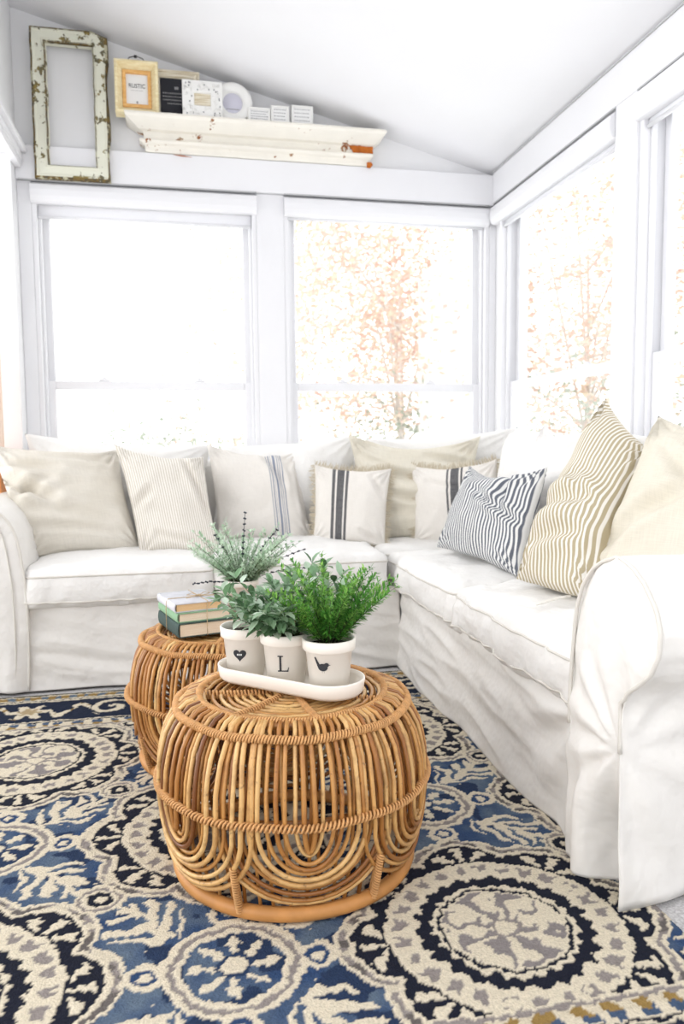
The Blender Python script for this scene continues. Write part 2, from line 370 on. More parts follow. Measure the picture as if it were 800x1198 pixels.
# ---------------------------------------------------------------- outdoors
b=MB(); b.box(-6,14,YB+WT+.9,20,-.75,-.65); struct('lawn',b,M['lawn'])
def tree(name,base,h,crown,n,leaf,mat,label,group,trunk=True,lo=0.25,seed=1):
    R=random.Random(seed)
    r=empty(name,base,label,'tree' if trunk else 'shrub',group)
    B=Vector(base); tips=[]
    t=MB()
    nb=12 if trunk else 9
    top=B+Vector((0,0,h*.62 if trunk else h*.3))
    if trunk: t.tube([B,B+Vector((.05,0,h*.25)),top],[.05,.035,.02],8)
    for i in range(nb):
        a=R.uniform(0,2*PI); st=B+Vector((0,0,(R.uniform(.22,.6) if trunk else .05)*h))
        e=B+Vector((math.cos(a)*crown*R.uniform(.5,.95),math.sin(a)*crown*R.uniform(.5,.95),h*R.uniform(lo,.97)))
        mid=(st+e)/2+Vector((0,0,.12*h*R.random()))
        t.tube([st,mid,e],[.022,.014,.006],5)
        for q in range(3):
            f=R.uniform(.3,.95); p=st.lerp(e,f); e2=p+Vector((R.uniform(-1,1),R.uniform(-1,1),R.uniform(-.5,1)))*crown*.4
            t.tube([p,e2],[.009,.003],4); tips.append(e2)
        tips.append(e); tips.append(mid)
    t.build('branches' if trunk else 'stems',M['bark'],r)
    m=MB()
    for i in range(n):
        c=R.choice(tips); s=crown*.33
        p=c+Vector((R.gauss(0,s),R.gauss(0,s),R.gauss(0,s*.8)))
        if math.sin(p.x*3.1+p.z*2.3)*math.sin(p.z*3.7-p.x*1.9+1)>.45: continue
        d=Vector((R.gauss(0,1),R.gauss(0,1),R.gauss(0,.6))).normalized(); u=d.orthogonal().normalized(); L=leaf*R.uniform(.6,1.3)
        w=d.cross(u)*.05*L
        m.add([p,p+d*L*.5+u*L*.32+w,p+d*L,p+d*L*.5-u*L*.32+w],[(0,1,2,3)],R.random())
    m.build('foliage',mat,r,False)
tree('autumn_tree',(2.9,10.2,-.65),6.2,2.4,24000,.085,M['red_leaf'],'pinkish autumn tree seen through the right back window','trees outside the windows',seed=3)
tree('autumn_tree',(5.35,9.6,-.65),6.6,2.2,24000,.085,M['red_leaf'],'ochre and pink autumn tree seen through the right wall window','trees outside the windows',seed=4,lo=.2)
g_=dict(group='pale shrubs outside the windows')
tree('garden_shrub',(.4,12.5,-.65),1.9,1.1,2600,.09,M['grn_leaf'],'pale shrub low in the left back window, next to the window post',**g_,trunk=False,seed=5)
tree('garden_shrub',(-.55,13.5,-.65),1.7,.9,1800,.09,M['grn_leaf'],'pale shrub low in the left part of the left back window',**g_,trunk=False,seed=6)
tree('garden_shrub',(1.6,11.5,-.65),2.0,.9,2200,.09,M['grn_leaf'],'pale shrub low at the left of the right back window',**g_,trunk=False,seed=7)
tree('garden_shrub',(3.1,9.0,-.65),2.5,1.0,3500,.085,M['grn_leaf'],'pale green shrub low at the right of the right back window',**g_,trunk=False,seed=8)
tree('garden_shrub',(5.0,7.2,-.65),2.5,1.2,5000,.08,M['grn_leaf'],'pale green shrub low in the right wall window',**g_,trunk=False,seed=9)
tree('garden_shrub',(6.6,6.6,-.65),3.4,1.2,5000,.08,M['grn_leaf'],'tall olive green bush at the right of the right wall window',**g_,trunk=False,seed=10)
# neighbour's white house, its gable edge against the autumn tree
hs=empty('house',(3.28,8.7,-.65),'white neighbouring house with a pitched roof standing before the pinkish tree','house')
b=MB(); vs=[(2.86,8.2,-.65),(3.70,8.2,-.65),(3.70,8.2,3.36),(3.69,8.2,3.37),(2.86,8.2,2.95)]; v2=[(x,9.2,z) for x,y,z in vs]
b.add(vs+v2,[(0,1,2,3,4),(9,8,7,6,5),(0,5,6,1),(1,6,7,2),(2,7,8,3),(3,8,9,4),(4,9,5,0)]); b.build('wall',M['house'],hs,False)
b=MB(); 
for (xa,za,xb,zb) in((2.86,2.95,3.70,3.37),):
    b.add([(xa,8.19,za),(xb,8.19,zb),(xb,9.3,zb),(xa,9.3,za),(xa,8.19,za+.03),(xb,8.19,zb+.03),(xb,9.3,zb+.03),(xa,9.3,za+.03)],[(3,2,1,0),(4,5,6,7),(0,1,5,4),(1,2,6,5),(2,3,7,6),(3,0,4,7)])
b.build('roof',M['house'],hs,False)
# wooden post in the opening at the far left
ps=empty('wooden_post',(-.845,3.55,0),'pale pinkish wooden post with a collar at the left edge behind the sofa arm','post')
b=MB(); b.box(-.88,-.772,3.50,3.60,.885,1.36); bevel(b.build('shaft',M['pinkwood'],ps,False),.006)
b=MB(); b.box(-.90,-.745,3.47,3.63,.845,.885); bevel(b.build('collar',M['pinkwood'],ps,False),.006)
b=MB(); b.box(-.89,-.768,3.48,3.62,0,.845); bevel(b.build('lower_leg',M['orangewood'],ps,False),.006)['label']='orange wooden lower leg'

# ---------------------------------------------------------------- rug
def smooth_noise(x,y,sc,seed):
    R=np.random.default_rng(seed); G=R.random((256,256)); X=x*sc; Y=y*sc
    xi=np.floor(X).astype(int); yi=np.floor(Y).astype(int); fx=X-xi; fy=Y-yi; fx=fx*fx*(3-2*fx); fy=fy*fy*(3-2*fy)
    g=lambda a,b:G[a%256,b%256]
    return (g(xi,yi)*(1-fx)+g(xi+1,yi)*fx)*(1-fy)+(g(xi,yi+1)*(1-fx)+g(xi+1,yi+1)*fx)*fy
def rug_colour(x,y):
    x0,y0=x,y
    x=x+(smooth_noise(x,y,110,1)-.5)*.009+(smooth_noise(x,y,30,2)-.5)*.010
    y=y+(smooth_noise(x0,y0,110,3)-.5)*.009+(smooth_noise(x0,y0,30,4)-.5)*.010
    CR=np.array(lin((226,215,192))); GR=np.array(lin((150,142,138))); NV=np.array(lin((34,37,50))); BL=np.array(lin((54,76,112))); LB=np.array(lin((100,116,134))); GO=np.array(lin((156,128,76)))
    blot=smooth_noise(x0,y0,14,5); blot2=smooth_noise(x0,y0,40,6)
    C=np.zeros(x.shape+(3,))
    def put(m,c): C[m]=c if np.ndim(c)==1 else c[m]
    blend=np.clip((blot*.7+blot2*.5-.25)*1.4,0,1)[...,None]
    ground=BL*(1-blend)+LB*blend
    dk=(smooth_noise(x0,y0,24,7)>.66)[...,None]; ground=np.where(dk,NV*.5+BL*.5,ground)
    C[:]=ground
    # lattice
    u=(x-.06)/.5; v=(y-1.76)/.5
    iu=np.round(u); iv=np.round(v); par=np.mod(iu+iv,2)
    du=u-iu; dv=v-iv
    # nearest A (even) and nearest B (odd)
    alt_x=np.abs(du)>np.abs(dv)
    iu2=np.where(alt_x,iu+np.sign(du),iu); iv2=np.where(alt_x,iv,iv+np.sign(dv))
    isA=par==0
    ax=np.where(isA,iu,iu2); ay=np.where(isA,iv,iv2); bx=np.where(isA,iu2,iu); by=np.where(isA,iv2,iv)
    pax=x-(.06+.5*ax); pay=y-(1.76+.5*ay); pbx=x-(.06+.5*bx); pby=y-(1.76+.5*by)
    dA=np.hypot(pax,pay); tA=np.arctan2(pay,pax); dB=np.hypot(pbx,pby); tB=np.arctan2(pby,pbx)
    # coral motif in the blue, on the diagonals from B
    wx=(smooth_noise(x0,y0,26,31)-.5)*.034; wy=(smooth_noise(x0,y0,26,32)-.5)*.034; pbx_,pby_=pbx,pby; pbx=pbx+wx; pby=pby+wy
    dg=np.abs(np.abs(pbx)+np.abs(pby))/math.sqrt(2); vg=np.abs(np.abs(pbx)-np.abs(pby))/math.sqrt(2)
    side=np.where(np.abs(pbx)>np.abs(pby),1,-1)
    w=np.clip(.075*np.sin(np.clip((dg-.12)/.19,0,1)*PI)**.6,0,1)
    br=(np.cos((dg-vg*1.1+side*.008)*2*PI/.050)>-.12)&(vg<w-.006)|((vg<.008)&(dg>.13)&(dg<.31))
    put(br&(dB>.125),CR); pbx,pby=pbx_,pby_
    # axis curls between A and B
    ca=np.minimum(np.hypot(np.abs(pbx)-.148,pby),np.hypot(pbx,np.abs(pby)-.148))
    put(ca<.036,CR); put((ca<.022)&(ca>.012),BL); 
    # A foils
    k=np.round(tA/(PI/4)); th=k*PI/4; lx=pax-.195*np.cos(th); ly=pay-.195*np.sin(th); dl=np.hypot(lx,ly)
    foil=np.minimum(dl-.095,dA-.245)
    put(foil<.030,CR); put((foil<.021)&(foil>.009),GR); put((foil<.021)&(foil>.009)&(blot2>.62),GR*.5); put((foil<.021)&(foil>.009)&(blot2<.28),CR*.9); 
    inn=foil<-.002; put(inn,NV)
    fb=np.arctan2(pay-.212*np.sin(th),pax-.212*np.cos(th))-th; rho=np.hypot(pay-.212*np.sin(th),pax-.212*np.cos(th))
    fan=((np.cos(fb*7)+.35*np.cos(rho*2*PI/.022+fb*5)>.25)&(rho<.072))|(rho<.016)
    put(inn&fan&(dA>.226)&(foil<-.012),CR)
    put(dA<.228,NV); put(dA<.222,CR)
    dm=(np.abs(np.cos(tA*13))>.62)&(np.abs(dA-.195+.004*np.cos(tA*52))<.012); put(dm&(blot2>.25),GR)
    tri=lambda t:np.abs((t/PI)%2-1)
    put((dA<.170-.014*tri(tA*26))&(dA>.130+.010*tri(tA*26+1.2)),NV)
    put((dA<.124)&(dA>.117),NV); put((dA<.112),np.where(((np.cos(tA*8+6*blot2)*.5+blot2*1.1-.35)>.3)[...,None]&(dA>.025)[...,None],GR*.9+.1*BL,CR))
    put((dA<.028)&(dA>.022),GR)
    # B roundels
    put(dB<.125,CR); put((dB<.112)&(dB>.101),GR); put(dB<.088,ground)
    pet=(np.cos(tB*8)+.5*np.cos(dB*2*PI/.02+0)*np.abs(np.sin(tB*8))>.15)&(dB<.080-.01*np.abs(np.sin(tB*8)))&(dB>.026)
    put(pet,CR); put((dB<.03)&(dB>.022),NV*.4+BL*.6); put(dB<.022,CR)
    # rosettes in between
    ru=(x-.31)/.5; rv=(y-2.01)/.5; dr=np.hypot(ru-np.round(ru),rv-np.round(rv))*.5
    put(dr<.05,CR); put((dr<.041)&(dr>.034),GR); put((dr<.026)&(dr>.011),NV)
    # borders
    yy=np.where(y>1.8,y-2.515,1.062-y); bd=yy>0
    put(bd,CR)
    dash=np.cos(x*2*PI/.055+(smooth_noise(x0,y0,12,9)*6))
    put(bd&(yy>.006)&(yy<.016),GR); put(bd&(yy>.018)&(yy<.036),np.where((dash>.1)[...,None],GO,CR*.9+.1*GO)); put(bd&(yy>.036)&(yy<.056),np.where((dash>-.2)[...,None],BL*.6+.4*LB,CR))
    put(bd&(yy>.060)&(yy<.066),NV); main=bd&(yy>.074)&(yy<.275); put(main,NV*.85+.15*BL)
    s=x/.27; si=np.round(s); sx=(s-si)*.27; sy=yy-.175; rr=np.hypot(sx,sy); an=np.arctan2(sy,sx)
    fl_=np.mod(si,2)==0
    flower=fl_&(rr<.055+.022*np.cos(an*6)); put(main&flower,CR); put(main&fl_&(rr<.03+.01*np.cos(an*6+1)),GO*.7+.3*CR)
    spir=(np.abs(np.mod(rr*2/.055+an/PI,2)-1)<.42)&(rr<.075); put(main&(~fl_)&spir,CR)
    lf=(np.abs(sy-.05*np.sin(x*2*PI/.135))<.017)&(rr>.07); put(main&lf,CR); put(main&lf&(blot2>.72),GO)
    put(bd&(yy>.288)&(yy<.294),NV); put(bd&(yy>.305)&(yy<.335),np.where((dash>.2)[...,None],LB,GO)); put(bd&(yy>.345),np.array(lin((92,88,78))))
    return C
RX0,RX1,RY0,RY1=-1.35,.875,.70,2.88
st=.0042
nx=int((RX1-RX0)/st); ny=int((RY1-RY0)/st)
gx,gy=np.meshgrid(np.linspace(RX0,RX1,nx),np.linspace(RY0,RY1,ny),indexing='ij')
C=rug_colour(gx,gy)
lum=C.mean(-1)
gz=.009+.0016*smooth_noise(gx,gy,140,21)+.0012*(lum>.35)
edge=np.minimum.reduce([gx-RX0,RX1-gx,gy-RY0,RY1-gy]); gz=np.where(edge<.004,.001,gz)
gx=gx+(rng.random(gx.shape)-.5)*.0016; gy=gy+(rng.random(gx.shape)-.5)*.0016
me=bpy.data.meshes.new('rug'); nv=nx*ny
co=np.stack([gx,gy,gz],-1).reshape(-1,3)
idx=np.arange(nv).reshape(nx,ny); q=np.stack([idx[:-1,:-1],idx[1:,:-1],idx[1:,1:],idx[:-1,1:]],-1).reshape(-1,4)
me.vertices.add(nv); me.vertices.foreach_set('co',co.ravel())
me.loops.add(q.size); me.loops.foreach_set('vertex_index',q.ravel().astype(np.int32))
me.polygons.add(len(q)); me.polygons.foreach_set('loop_start',np.arange(0,q.size,4,dtype=np.int32)); me.polygons.foreach_set('loop_total',np.full(len(q),4,dtype=np.int32))
me.update(calc_edges=True)
RUGK=.92
ca=me.color_attributes.new('Col','FLOAT_COLOR','POINT'); ca.data.foreach_set('color',np.concatenate([(C*RUGK).reshape(-1,3),np.ones((nv,1))],1).astype(np.float32).ravel())
rug=link('area_rug',me,M['rug'],None,True); own(rug,(-.2,1.8,0))
tag(rug,'blue, navy and cream medallion patterned hooked rug under the rattan tables','rug')

# ---------------------------------------------------------------- soft goods
def pillow(name,cor,T,mat,parent=None,seed=0,pinch=.06,wr=.010,wsc=7,cre=(),N=44,sag=.0,expo=.48,uvrot=False,wdir=(1,1,1),dip=.03):
    """cor = BL,BR,TR,TL world points; T half-thickness; cre = creases (s0,t0,s1,t1,depth,width) in -1..1 cloth space"""
    BL_,BR_,TR_,TL_=[Vector(c) for c in cor]; T=T*1.15
    right=((BR_-BL_)+(TR_-TL_)).normalized(); up=((TL_-BL_)+(TR_-BR_)).normalized(); nrm=right.cross(up).normalized()
    vs=[];fs=[];uv=[]; front={}; back={}
    for sgn,store in((1,front),(-1,back)):
        for i in range(N+1):
            for j in range(N+1):
                if sgn==-1 and (i in(0,N) or j in(0,N)): store[i,j]=front[i,j]; continue
                s=2*i/N-1; t=2*j/N-1
                # denser sampling to the border
                s=math.sin(s*PI/2)*.5+s*.5; t=math.sin(t*PI/2)*.5+t*.5
                s2=s*(1-pinch*(1-t*t)*abs(s)); t2=t*(1-pinch*(1-s*s)*abs(t))
                t2-=dip*2*(1-s*s)*max(0,(t+1)/2)**2; s2+=.02*noise.noise(Vector((t*1.6,seed*2.1,sgn*0)))*(abs(s)**3); t2+=.03*noise.noise(Vector((s*1.8,seed*1.3+5,0)))*(abs(t)**3); a=(s2+1)/2; bb=(t2+1)/2
                p=BL_*(1-a)*(1-bb)+BR_*a*(1-bb)+TR_*a*bb+TL_*(1-a)*bb
                m=max(0,(1-s*s)*(1-t*t)); th=T*m**expo
                th*=1+sag*(-t)
                w=0
                if wr:
                    e=min(1,m*6)
                    w+=wr*e*(noise.noise(Vector((p.x*wsc*wdir[0]+seed*3.7,p.y*wsc*wdir[1],p.z*wsc*wdir[2]+sgn)))+.5*noise.noise(Vector((p.x*wsc*2.3*wdir[0],p.y*wsc*2.3*wdir[1]+seed,p.z*wsc*2.3*wdir[2]))))
                    # gathers fanning out of each corner
                    for cs,ct in((-1,-1),(1,-1),(1,1),(-1,1)):
                        dx,dy=s-cs,t-ct; r=math.hypot(dx,dy); ph=math.atan2(abs(dy),abs(dx))
                        w+=.5*wr*math.cos(ph*15+seed)*math.exp(-((r-.28)/.22)**2)
                for (s0,t0,s1,t1,dp,wd) in cre:
                    L2=(s1-s0)**2+(t1-t0)**2; k=max(0,min(1,((s-s0)*(s1-s0)+(t-t0)*(t1-t0))/L2))
                    dd=math.hypot(s-s0-k*(s1-s0),t-t0-k*(t1-t0)); tp=math.sin(PI*min(1,max(0,.1+.85*k)))**.5
                    w-=dp*tp*(math.exp(-(dd/wd)**2)-.55*math.exp(-((dd-1.9*wd)/wd)**2))
                p=p+nrm*sgn*(th+w*(1 if m>0 else 0))
                store[i,j]=len(vs); vs.append(p); uv.append(((s+1)/2,(t+1)/2))
    for i in range(N):
        for j in range(N):
            fs.append((front[i,j],front[i+1,j],front[i+1,j+1],front[i,j+1]))
            fs.append((back[i,j+1],back[i+1,j+1],back[i+1,j],back[i,j]))
    L=parent.location if parent is not None else Vector((0,0,0))
    me=bpy.data.meshes.new(name); me.from_pydata([tuple(v-L) for v in vs],[],fs)
    ul=me.uv_layers.new(name='UVMap'); 
    for lp in me.loops:
        u=uv[lp.vertex_index]; ul.data[lp.index].uv=(u[1],u[0]) if uvrot else u
    o=link(name,me,mat,parent,True)
    bord=[vs[front[i,0]] for i in range(N+1)]+[vs[front[N,j]] for j in range(1,N+1)]+[vs[front[i,N]] for i in range(N-1,-1,-1)]+[vs[front[0,j]] for j in range(N-1,0,-1)]
    if parent is None:
        own(o,min(vs,key=lambda v:v.z)); 
    return o,bord,(right,up,nrm)
def fringe(o,bord,axes,length=.026,dens=7,only=None):
    R=random.Random(3); m=MB(); c=sum(bord,Vector())/len(bord); nb=len(bord)
    for i in range(nb):
        a,b_=bord[i],bord[(i+1)%nb]; d=(b_-a); 
        if d.length<1e-6: continue
        outd=(d.normalized().cross(axes[2])); 
        k=max(1,int(d.length*dens*60))
        for q in range(k):
            p=a+d*R.random(); L=length*R.uniform(.5,1.2); e=p+outd*L+d.normalized()*R.gauss(0,.006)+axes[2]*R.gauss(0,.006)
            t=d.normalized()*.0017; m.add([p-t,p+t,e+t*.4,e-t*.4],[(0,1,2,3)])
    m.v=[tuple(Vector(v)-o.location) for v in m.v]
    me=bpy.data.meshes.new('fringe'); me.from_pydata(m.v,[],m.f); f=link('fringe',me,M['fringe'],o,False); return f

def cushion(name,x0,x1,y0,y1,z0,z1,mat,parent,r=.035,crown=.022,bul=.012,seed=0,n=30,wr=.006,welt=True):
    c=Vector(((x0+x1)/2,(y0+y1)/2,(z0+z1)/2)); h=Vector(((x1-x0)/2,(y1-y0)/2,(z1-z0)/2)); L=parent.location
    verts={};vs=[];fs=[]
    nz=10
    def key(p): return (round(p[0],5),round(p[1],5),round(p[2],5))
    def shape(p):
        q=Vector((p[0]*h.x,p[1]*h.y,p[2]*h.z)); inn=Vector((max(-h.x+r,min(h.x-r,q.x)),max(-h.y+r,min(h.y-r,q.y)),max(-h.z+r,min(h.z-r,q.z))))
        d=q-inn; 
        if d.length>1e-7: nn=d.normalized()
        else: nn=Vector((0,0,1 if p[2]>0 else -1))
        # rounding of the outline in plan
        P=inn+nn*min(r,max(d.length,0) if d.length<r else r)
        ux,uy,uz=P.x/h.x,P.y/h.y,P.z/h.z
        top=max(0,(1-ux*ux))**.5*max(0,(1-uy*uy))**.5
        P.z+= (crown if uz>0 else -crown*.15)*top*min(1,abs(uz)*1.2)
        P.x+=math.copysign(bul*(1-uy**4)*(1-uz*uz)*abs(ux)**4,ux)
        P.y+=math.copysign(bul*(1-ux**4)*(1-uz*uz)*abs(uy)**4,uy)
        W=P+c; w=wr*(noise.noise(W*9+Vector((seed,0,0)))+.6*noise.noise(Vector((W.x*22,W.y*22,W.z*30+seed)))+.9*noise.noise(Vector((W.x*4+seed,W.y*14,W.z*6))))
        # puckers along the seam
        w+=.0035*math.sin((W.x+W.y)*95+seed*3+3*noise.noise(W*12))*math.exp(-((abs(uz)-.75)/.25)**2)
        return W+nn*w
    def face(axis,sg):
        a1,a2=[a for a in range(3) if a!=axis]; na=nz if a1==2 else n; nb_=nz if a2==2 else n
        g={}
        for i in range(na+1):
            for j in range(nb_+1):
                p=[0,0,0]; p[axis]=sg; p[a1]=-1+2*i/na; p[a2]=-1+2*j/nb_
                for a in(a1,a2):
                    if a!=2: p[a]=.55*p[a]+.45*math.sin(p[a]*PI/2)
                k=key(p)
                if k not in verts: verts[k]=len(vs); vs.append(shape(p)-L)
                g[i,j]=verts[k]
        for i in range(na):
            for j in range(nb_):
                q=(g[i,j],g[i+1,j],g[i+1,j+1],g[i,j+1]); fl=(sg>0)^(axis==1)
                fs.append(q if fl else q[::-1])
    for a in range(3):
        for s in(-1,1): face(a,s)
    me=bpy.data.meshes.new(name); me.from_pydata([tuple(v) for v in vs],[],fs); o=link(name,me,mat,parent,True)
    if welt:
        m=MB()
        for uz in(.62,-.66):
            pts=[]
            loop=[(-1+2*k/24,-1) for k in range(24)]+[(1,-1+2*k/24) for k in range(24)]+[(1-2*k/24,1) for k in range(24)]+[(-1,1-2*k/24) for k in range(24)]
            for (a,b_) in loop:
                a2=.55*a+.45*math.sin(a*PI/2); b2=.55*b_+.45*math.sin(b_*PI/2)
                P=shape((a2,b2,uz)); d=(P-c); d.z=0; pts.append(P+d.normalized()*.001)
            m.tube(pts,.0035,6,closed=True)
        w=m.build('piping',M['welt'],None,True); 
        for v in w.data.vertices: v.co-=L
        w.parent=o
    return o
# ---- sofa
sofa=empty('sectional_sofa',(.8,2.9,0),'white slipcovered L-shaped sectional sofa with rolled arms standing in the window corner','sofa')
SL=sofa.location
def grid_part(name,fnc,nu,nv_,mat,parent=sofa):
    L=parent.location if parent.parent is None else parent.location+parent.parent.location
    vs=[Vector(fnc(i/nu,j/nv_))-L for i in range(nu+1) for j in range(nv_+1)]
    fs=[(i*(nv_+1)+j,(i+1)*(nv_+1)+j,(i+1)*(nv_+1)+j+1,i*(nv_+1)+j+1) for i in range(nu) for j in range(nv_)]
    me=bpy.data.meshes.new(name); me.from_pydata([tuple(v) for v in vs],[],fs); o=link(name,me,mat,parent,True)
    return o
def cloth(o,t=.004):
    m=o.modifiers.new('thick','SOLIDIFY'); m.thickness=t; m.offset=0; return o
def sm(a,b,x):
    t=max(0,min(1,(x-a)/(b-a))); return t*t*(3-2*t)
# left front skirt, faces -y
def drag(a,z,seed,an=.45):
    """diagonal drag lines of a loose slipcover"""
    p=a*math.cos(an)+z*math.sin(an); q=-a*math.sin(an)+z*math.cos(an); am=.55+.9*noise.noise(Vector((a*2.2+seed,z*4,seed*2)))+.25
    n1=noise.noise(Vector((p*2.6,q*15,seed))); n2=noise.noise(Vector((p*5+9,q*32,seed+4)))
    return (.013*(.5-abs(n1)*1.6)+.004*n2)*max(.15,am)
def skirtL(u,v):
    x=-.60+1.44*u; z=.335-.325*v
    y=2.945-.012*v
    y-=.008*v*noise.noise(Vector((x*3,1,0)))+.004*v*math.sin(x*19+2*math.sin(x*5))+drag(x,z,1.3,-.22)*sm(0,.12,v)*(1-.6*sm(.8,1,v))
    y+=.02*sm(.9,1,u)
    return (x,y,z)
cloth(grid_part('slipcover_skirt',skirtL,150,60,M['slip']))
def skirtR(u,v):
    y=2.96-1.50*u; z=.335-.325*v
    x=.852-.022*v-.018*sm(0,.2,u)*(1-sm(.2,.5,u))*v
    x-=.012*v*noise.noise(Vector((y*2.5,5,0)))+.004*v*math.sin(y*17+2*math.sin(y*5))+1.1*drag(y,z,7.7,.12)*sm(0,.12,v)*(1-.6*sm(.8,1,v))
    dy=y-1.47; dz=z-.32; r=math.hypot(dy,dz); ph=math.atan2(-dz,max(dy,1e-4)); x+=.013*math.cos(ph*11)*math.exp(-((r-.19)/.16)**2)
    x+=.035*sm(.955,1,u)*v
    return (x,y,z)
cloth(grid_part('slipcover_skirt',skirtR,170,60,M['slip']))
b=MB(); b.box(-.62,1.56,2.99,3.80,.06,.325); b.box(.885,1.56,1.48,2.99,.06,.325); b.build('seat_deck',M['slip'],sofa,False)
cushion('seat_cushion',-.592,.092,2.915,3.62,.315,.462,M['slipw'],sofa,seed=1,crown=.03)
cushion('seat_cushion',.100,.782,2.915,3.62,.325,.472,M['slipw'],sofa,seed=2,crown=.03)
cushion('seat_cushion',.80,1.42,3.13,3.62,.315,.466,M['slipw'],sofa,seed=3,crown=.02)
cushion('seat_cushion',.828,1.42,2.315,3.115,.305,.448,M['slipw'],sofa,seed=4,crown=.034,wr=.011)
cushion('seat_cushion',.828,1.42,1.485,2.298,.305,.448,M['slipw'],sofa,seed=5,crown=.036,wr=.015)
# backs
def back_part(x0,x1,y0,y1,z1):
    m=MB(); m.box(x0,x1,y0,y1,.03,z1); o=m.build('backrest',M['slip'],sofa,False)
    bv=o.modifiers.new('b','BEVEL'); bv.width=.05; bv.segments=5; o.data.polygons.foreach_set('use_smooth',[True]*6); return o
back_part(-.70,1.57,3.66,3.80,.84); back_part(1.45,1.57,1.33,3.655,.84)
pillow('back_cushion',[(-.60,3.60,.47),(.06,3.60,.47),at(246,520,y=3.62),at(28,508,y=3.62)],.10,M['slipw'],sofa,1,.03,.012,expo=.3)
pillow('back_cushion',[(.10,3.60,.47),(.78,3.60,.47),at(416,508,y=3.62),at(262,521,y=3.62)],.10,M['slipw'],sofa,2,.03,.012,expo=.3)
pillow('back_cushion',[(.84,3.63,.47),(1.42,3.55,.47),at(606,500,y=3.46),at(428,513,y=3.66)],.07,M['slipw'],sofa,3,.03,.014,expo=.35)
pillow('back_cushion',[(1.36,3.16,.46),(1.36,2.42,.46),(1.42,2.42,.95),(1.42,3.16,.96)],.10,M['slipw'],sofa,4,.03,.014,expo=.3)
pillow('back_cushion',[(1.36,2.38,.46),(1.36,1.60,.46),(1.42,1.60,.94),(1.42,2.38,.94)],.10,M['slipw'],sofa,5,.03,.014,expo=.3)
# ---- right arm (runs along x), front panel faces -x
INR=[(0,1.470),(.15,1.478),(.30,1.478),(.40,1.474),(.50,1.462),(.56,1.452),(.61,1.430),(.65,1.392),(.675,1.345),(.686,1.300)]
OUT=[(0,1.268),(.10,1.274),(.20,1.280),(.30,1.284),(.40,1.280),(.435,1.262),(.460,1.225),(.49,1.190),(.53,1.168),(.57,1.165),(.61,1.180),(.65,1.218),(.675,1.258),(.686,1.300)]
def ip(T_,z):
    for (a,b_),(c,d) in zip(T_,T_[1:]):
        if z<=c: 
            k=(z-a)/(c-a); return b_+(d-b_)*k
    return T_[-1][1]
def arm_panel(f,u,v,name=None):
    pass
def panelR(u,v):
    z=.012+.674*(1-(1-v)**1.0) ; z=min(z,.686)
    v2=z/.686
    yi,yo=ip(INR,z),ip(OUT,z)
    lowf=1-sm(.10,.33,z)
    yo2=yo+.075*lowf
    y=yi+(yo2-yi)*u
    x=.806+.012*math.sin(PI*u)*-1
    x-=.022*lowf*math.sin(PI*min(1,u*1.15))
    x+=.035*lowf*sm(.75,1,u)
    # gathered folds that run into the pinch under the roll
    dz=z-.315; dy=y-1.29; r=math.hypot(dy,dz); ph=math.atan2(dz,dy)
    x+=.0075*math.cos(ph*11+1)*math.exp(-((r-.12)/.10)**2)+.006*noise.noise(Vector((y*22,z*5,3)))+.005*noise.noise(Vector((y*9,z*9,8)))
    x+=.012*lowf*math.cos(y*70)
    return (x,y,z)
cloth(grid_part('arm_front',panelR,44,90,M['slip']),.003)
def profR(t):   # closed-ish cross-section from the inner hem over the roll to the outer hem
    n1=.46
    if t<n1: z=.012+.674*(math.sin(t/n1*PI/2)); return ip(INR,z),z
    k=(t-n1)/(1-n1); z=.686-.674*(1-math.cos(k*PI/2)); return ip(OUT,z),z
def armR(u,t):
    x=.80+.78*u; y,z=profR(t)
    low=(1-sm(.05,.34,z)) if t>.5 else 0
    if t>.5:
        y-=.022*low*noise.noise(Vector((x*6,1,2)))+.012*low*math.sin(x*30)+ .008*noise.noise(Vector((x*7+z*5,3,z*7)))
        y-=.02*low*(1-sm(0,.12,u)); x-=.012*low*(1-sm(0,.15,u))
        dx=x-.80; dz=z-.315; r=math.hypot(dx,dz); ph=math.atan2(dz,dx+1e-4); y+=.007*math.cos(ph*9)*math.exp(-((r-.15)/.12)**2)
    w=.004*noise.noise(Vector((x*9,y*9,z*9)))
    return (x,y-w,z+w)
cloth(grid_part('arm',armR,70,110,M['slip']),.003)
m=MB(); m.tube([Vector((.801,)+p).xyz if False else Vector((.799,ip(INR,z)+.001,z+.001)) for z in np.linspace(.30,.684,26)]+[Vector((.799,ip(OUT,z)-.001,z+.001)) for z in np.linspace(.684,.42,24)]+[Vector((.800,1.283-.0*k,.41-.10*k)) for k in np.linspace(0,1,6)],.0042,6)
m.build('piping',M['welt'],sofa)
# ---- left arm (runs along y), front panel faces -y ; mirrored section in x
def INL(z): return -.6+ (1.478-ip(INR,z))*-1*-.35 if False else -.600+(ip(INR,z)-1.470)*.9*-1*-1
def armLx(z,inner):
    # same section, inner side at larger x
    y=ip(INR,z) if inner else ip(OUT,z)
    return -.575+(y-1.478)
ZL=1.045
def panelL(u,v):
    z=.012+.674*v; xi=armLx(z,True); xo=armLx(z,False); x=xi+(xo-xi)*u; y=2.925-.008*math.sin(PI*u)
    y+=.005*noise.noise(Vector((x*20,z*6,3)))-.01*(1-sm(0,.3,z))*math.cos(x*50)
    return (x,y,z*ZL)
cloth(grid_part('arm_front',panelL,30,70,M['slip']),.003)
def armL(u,t):
    y=2.92+.785*u; yy,z=profR(t); x=-.575+(yy-1.478); w=.004*noise.noise(Vector((x*9,y*9,z*9)))
    return (x+w,y,z*ZL+w)
cloth(grid_part('arm',armL,50,90,M['slip']),.003)
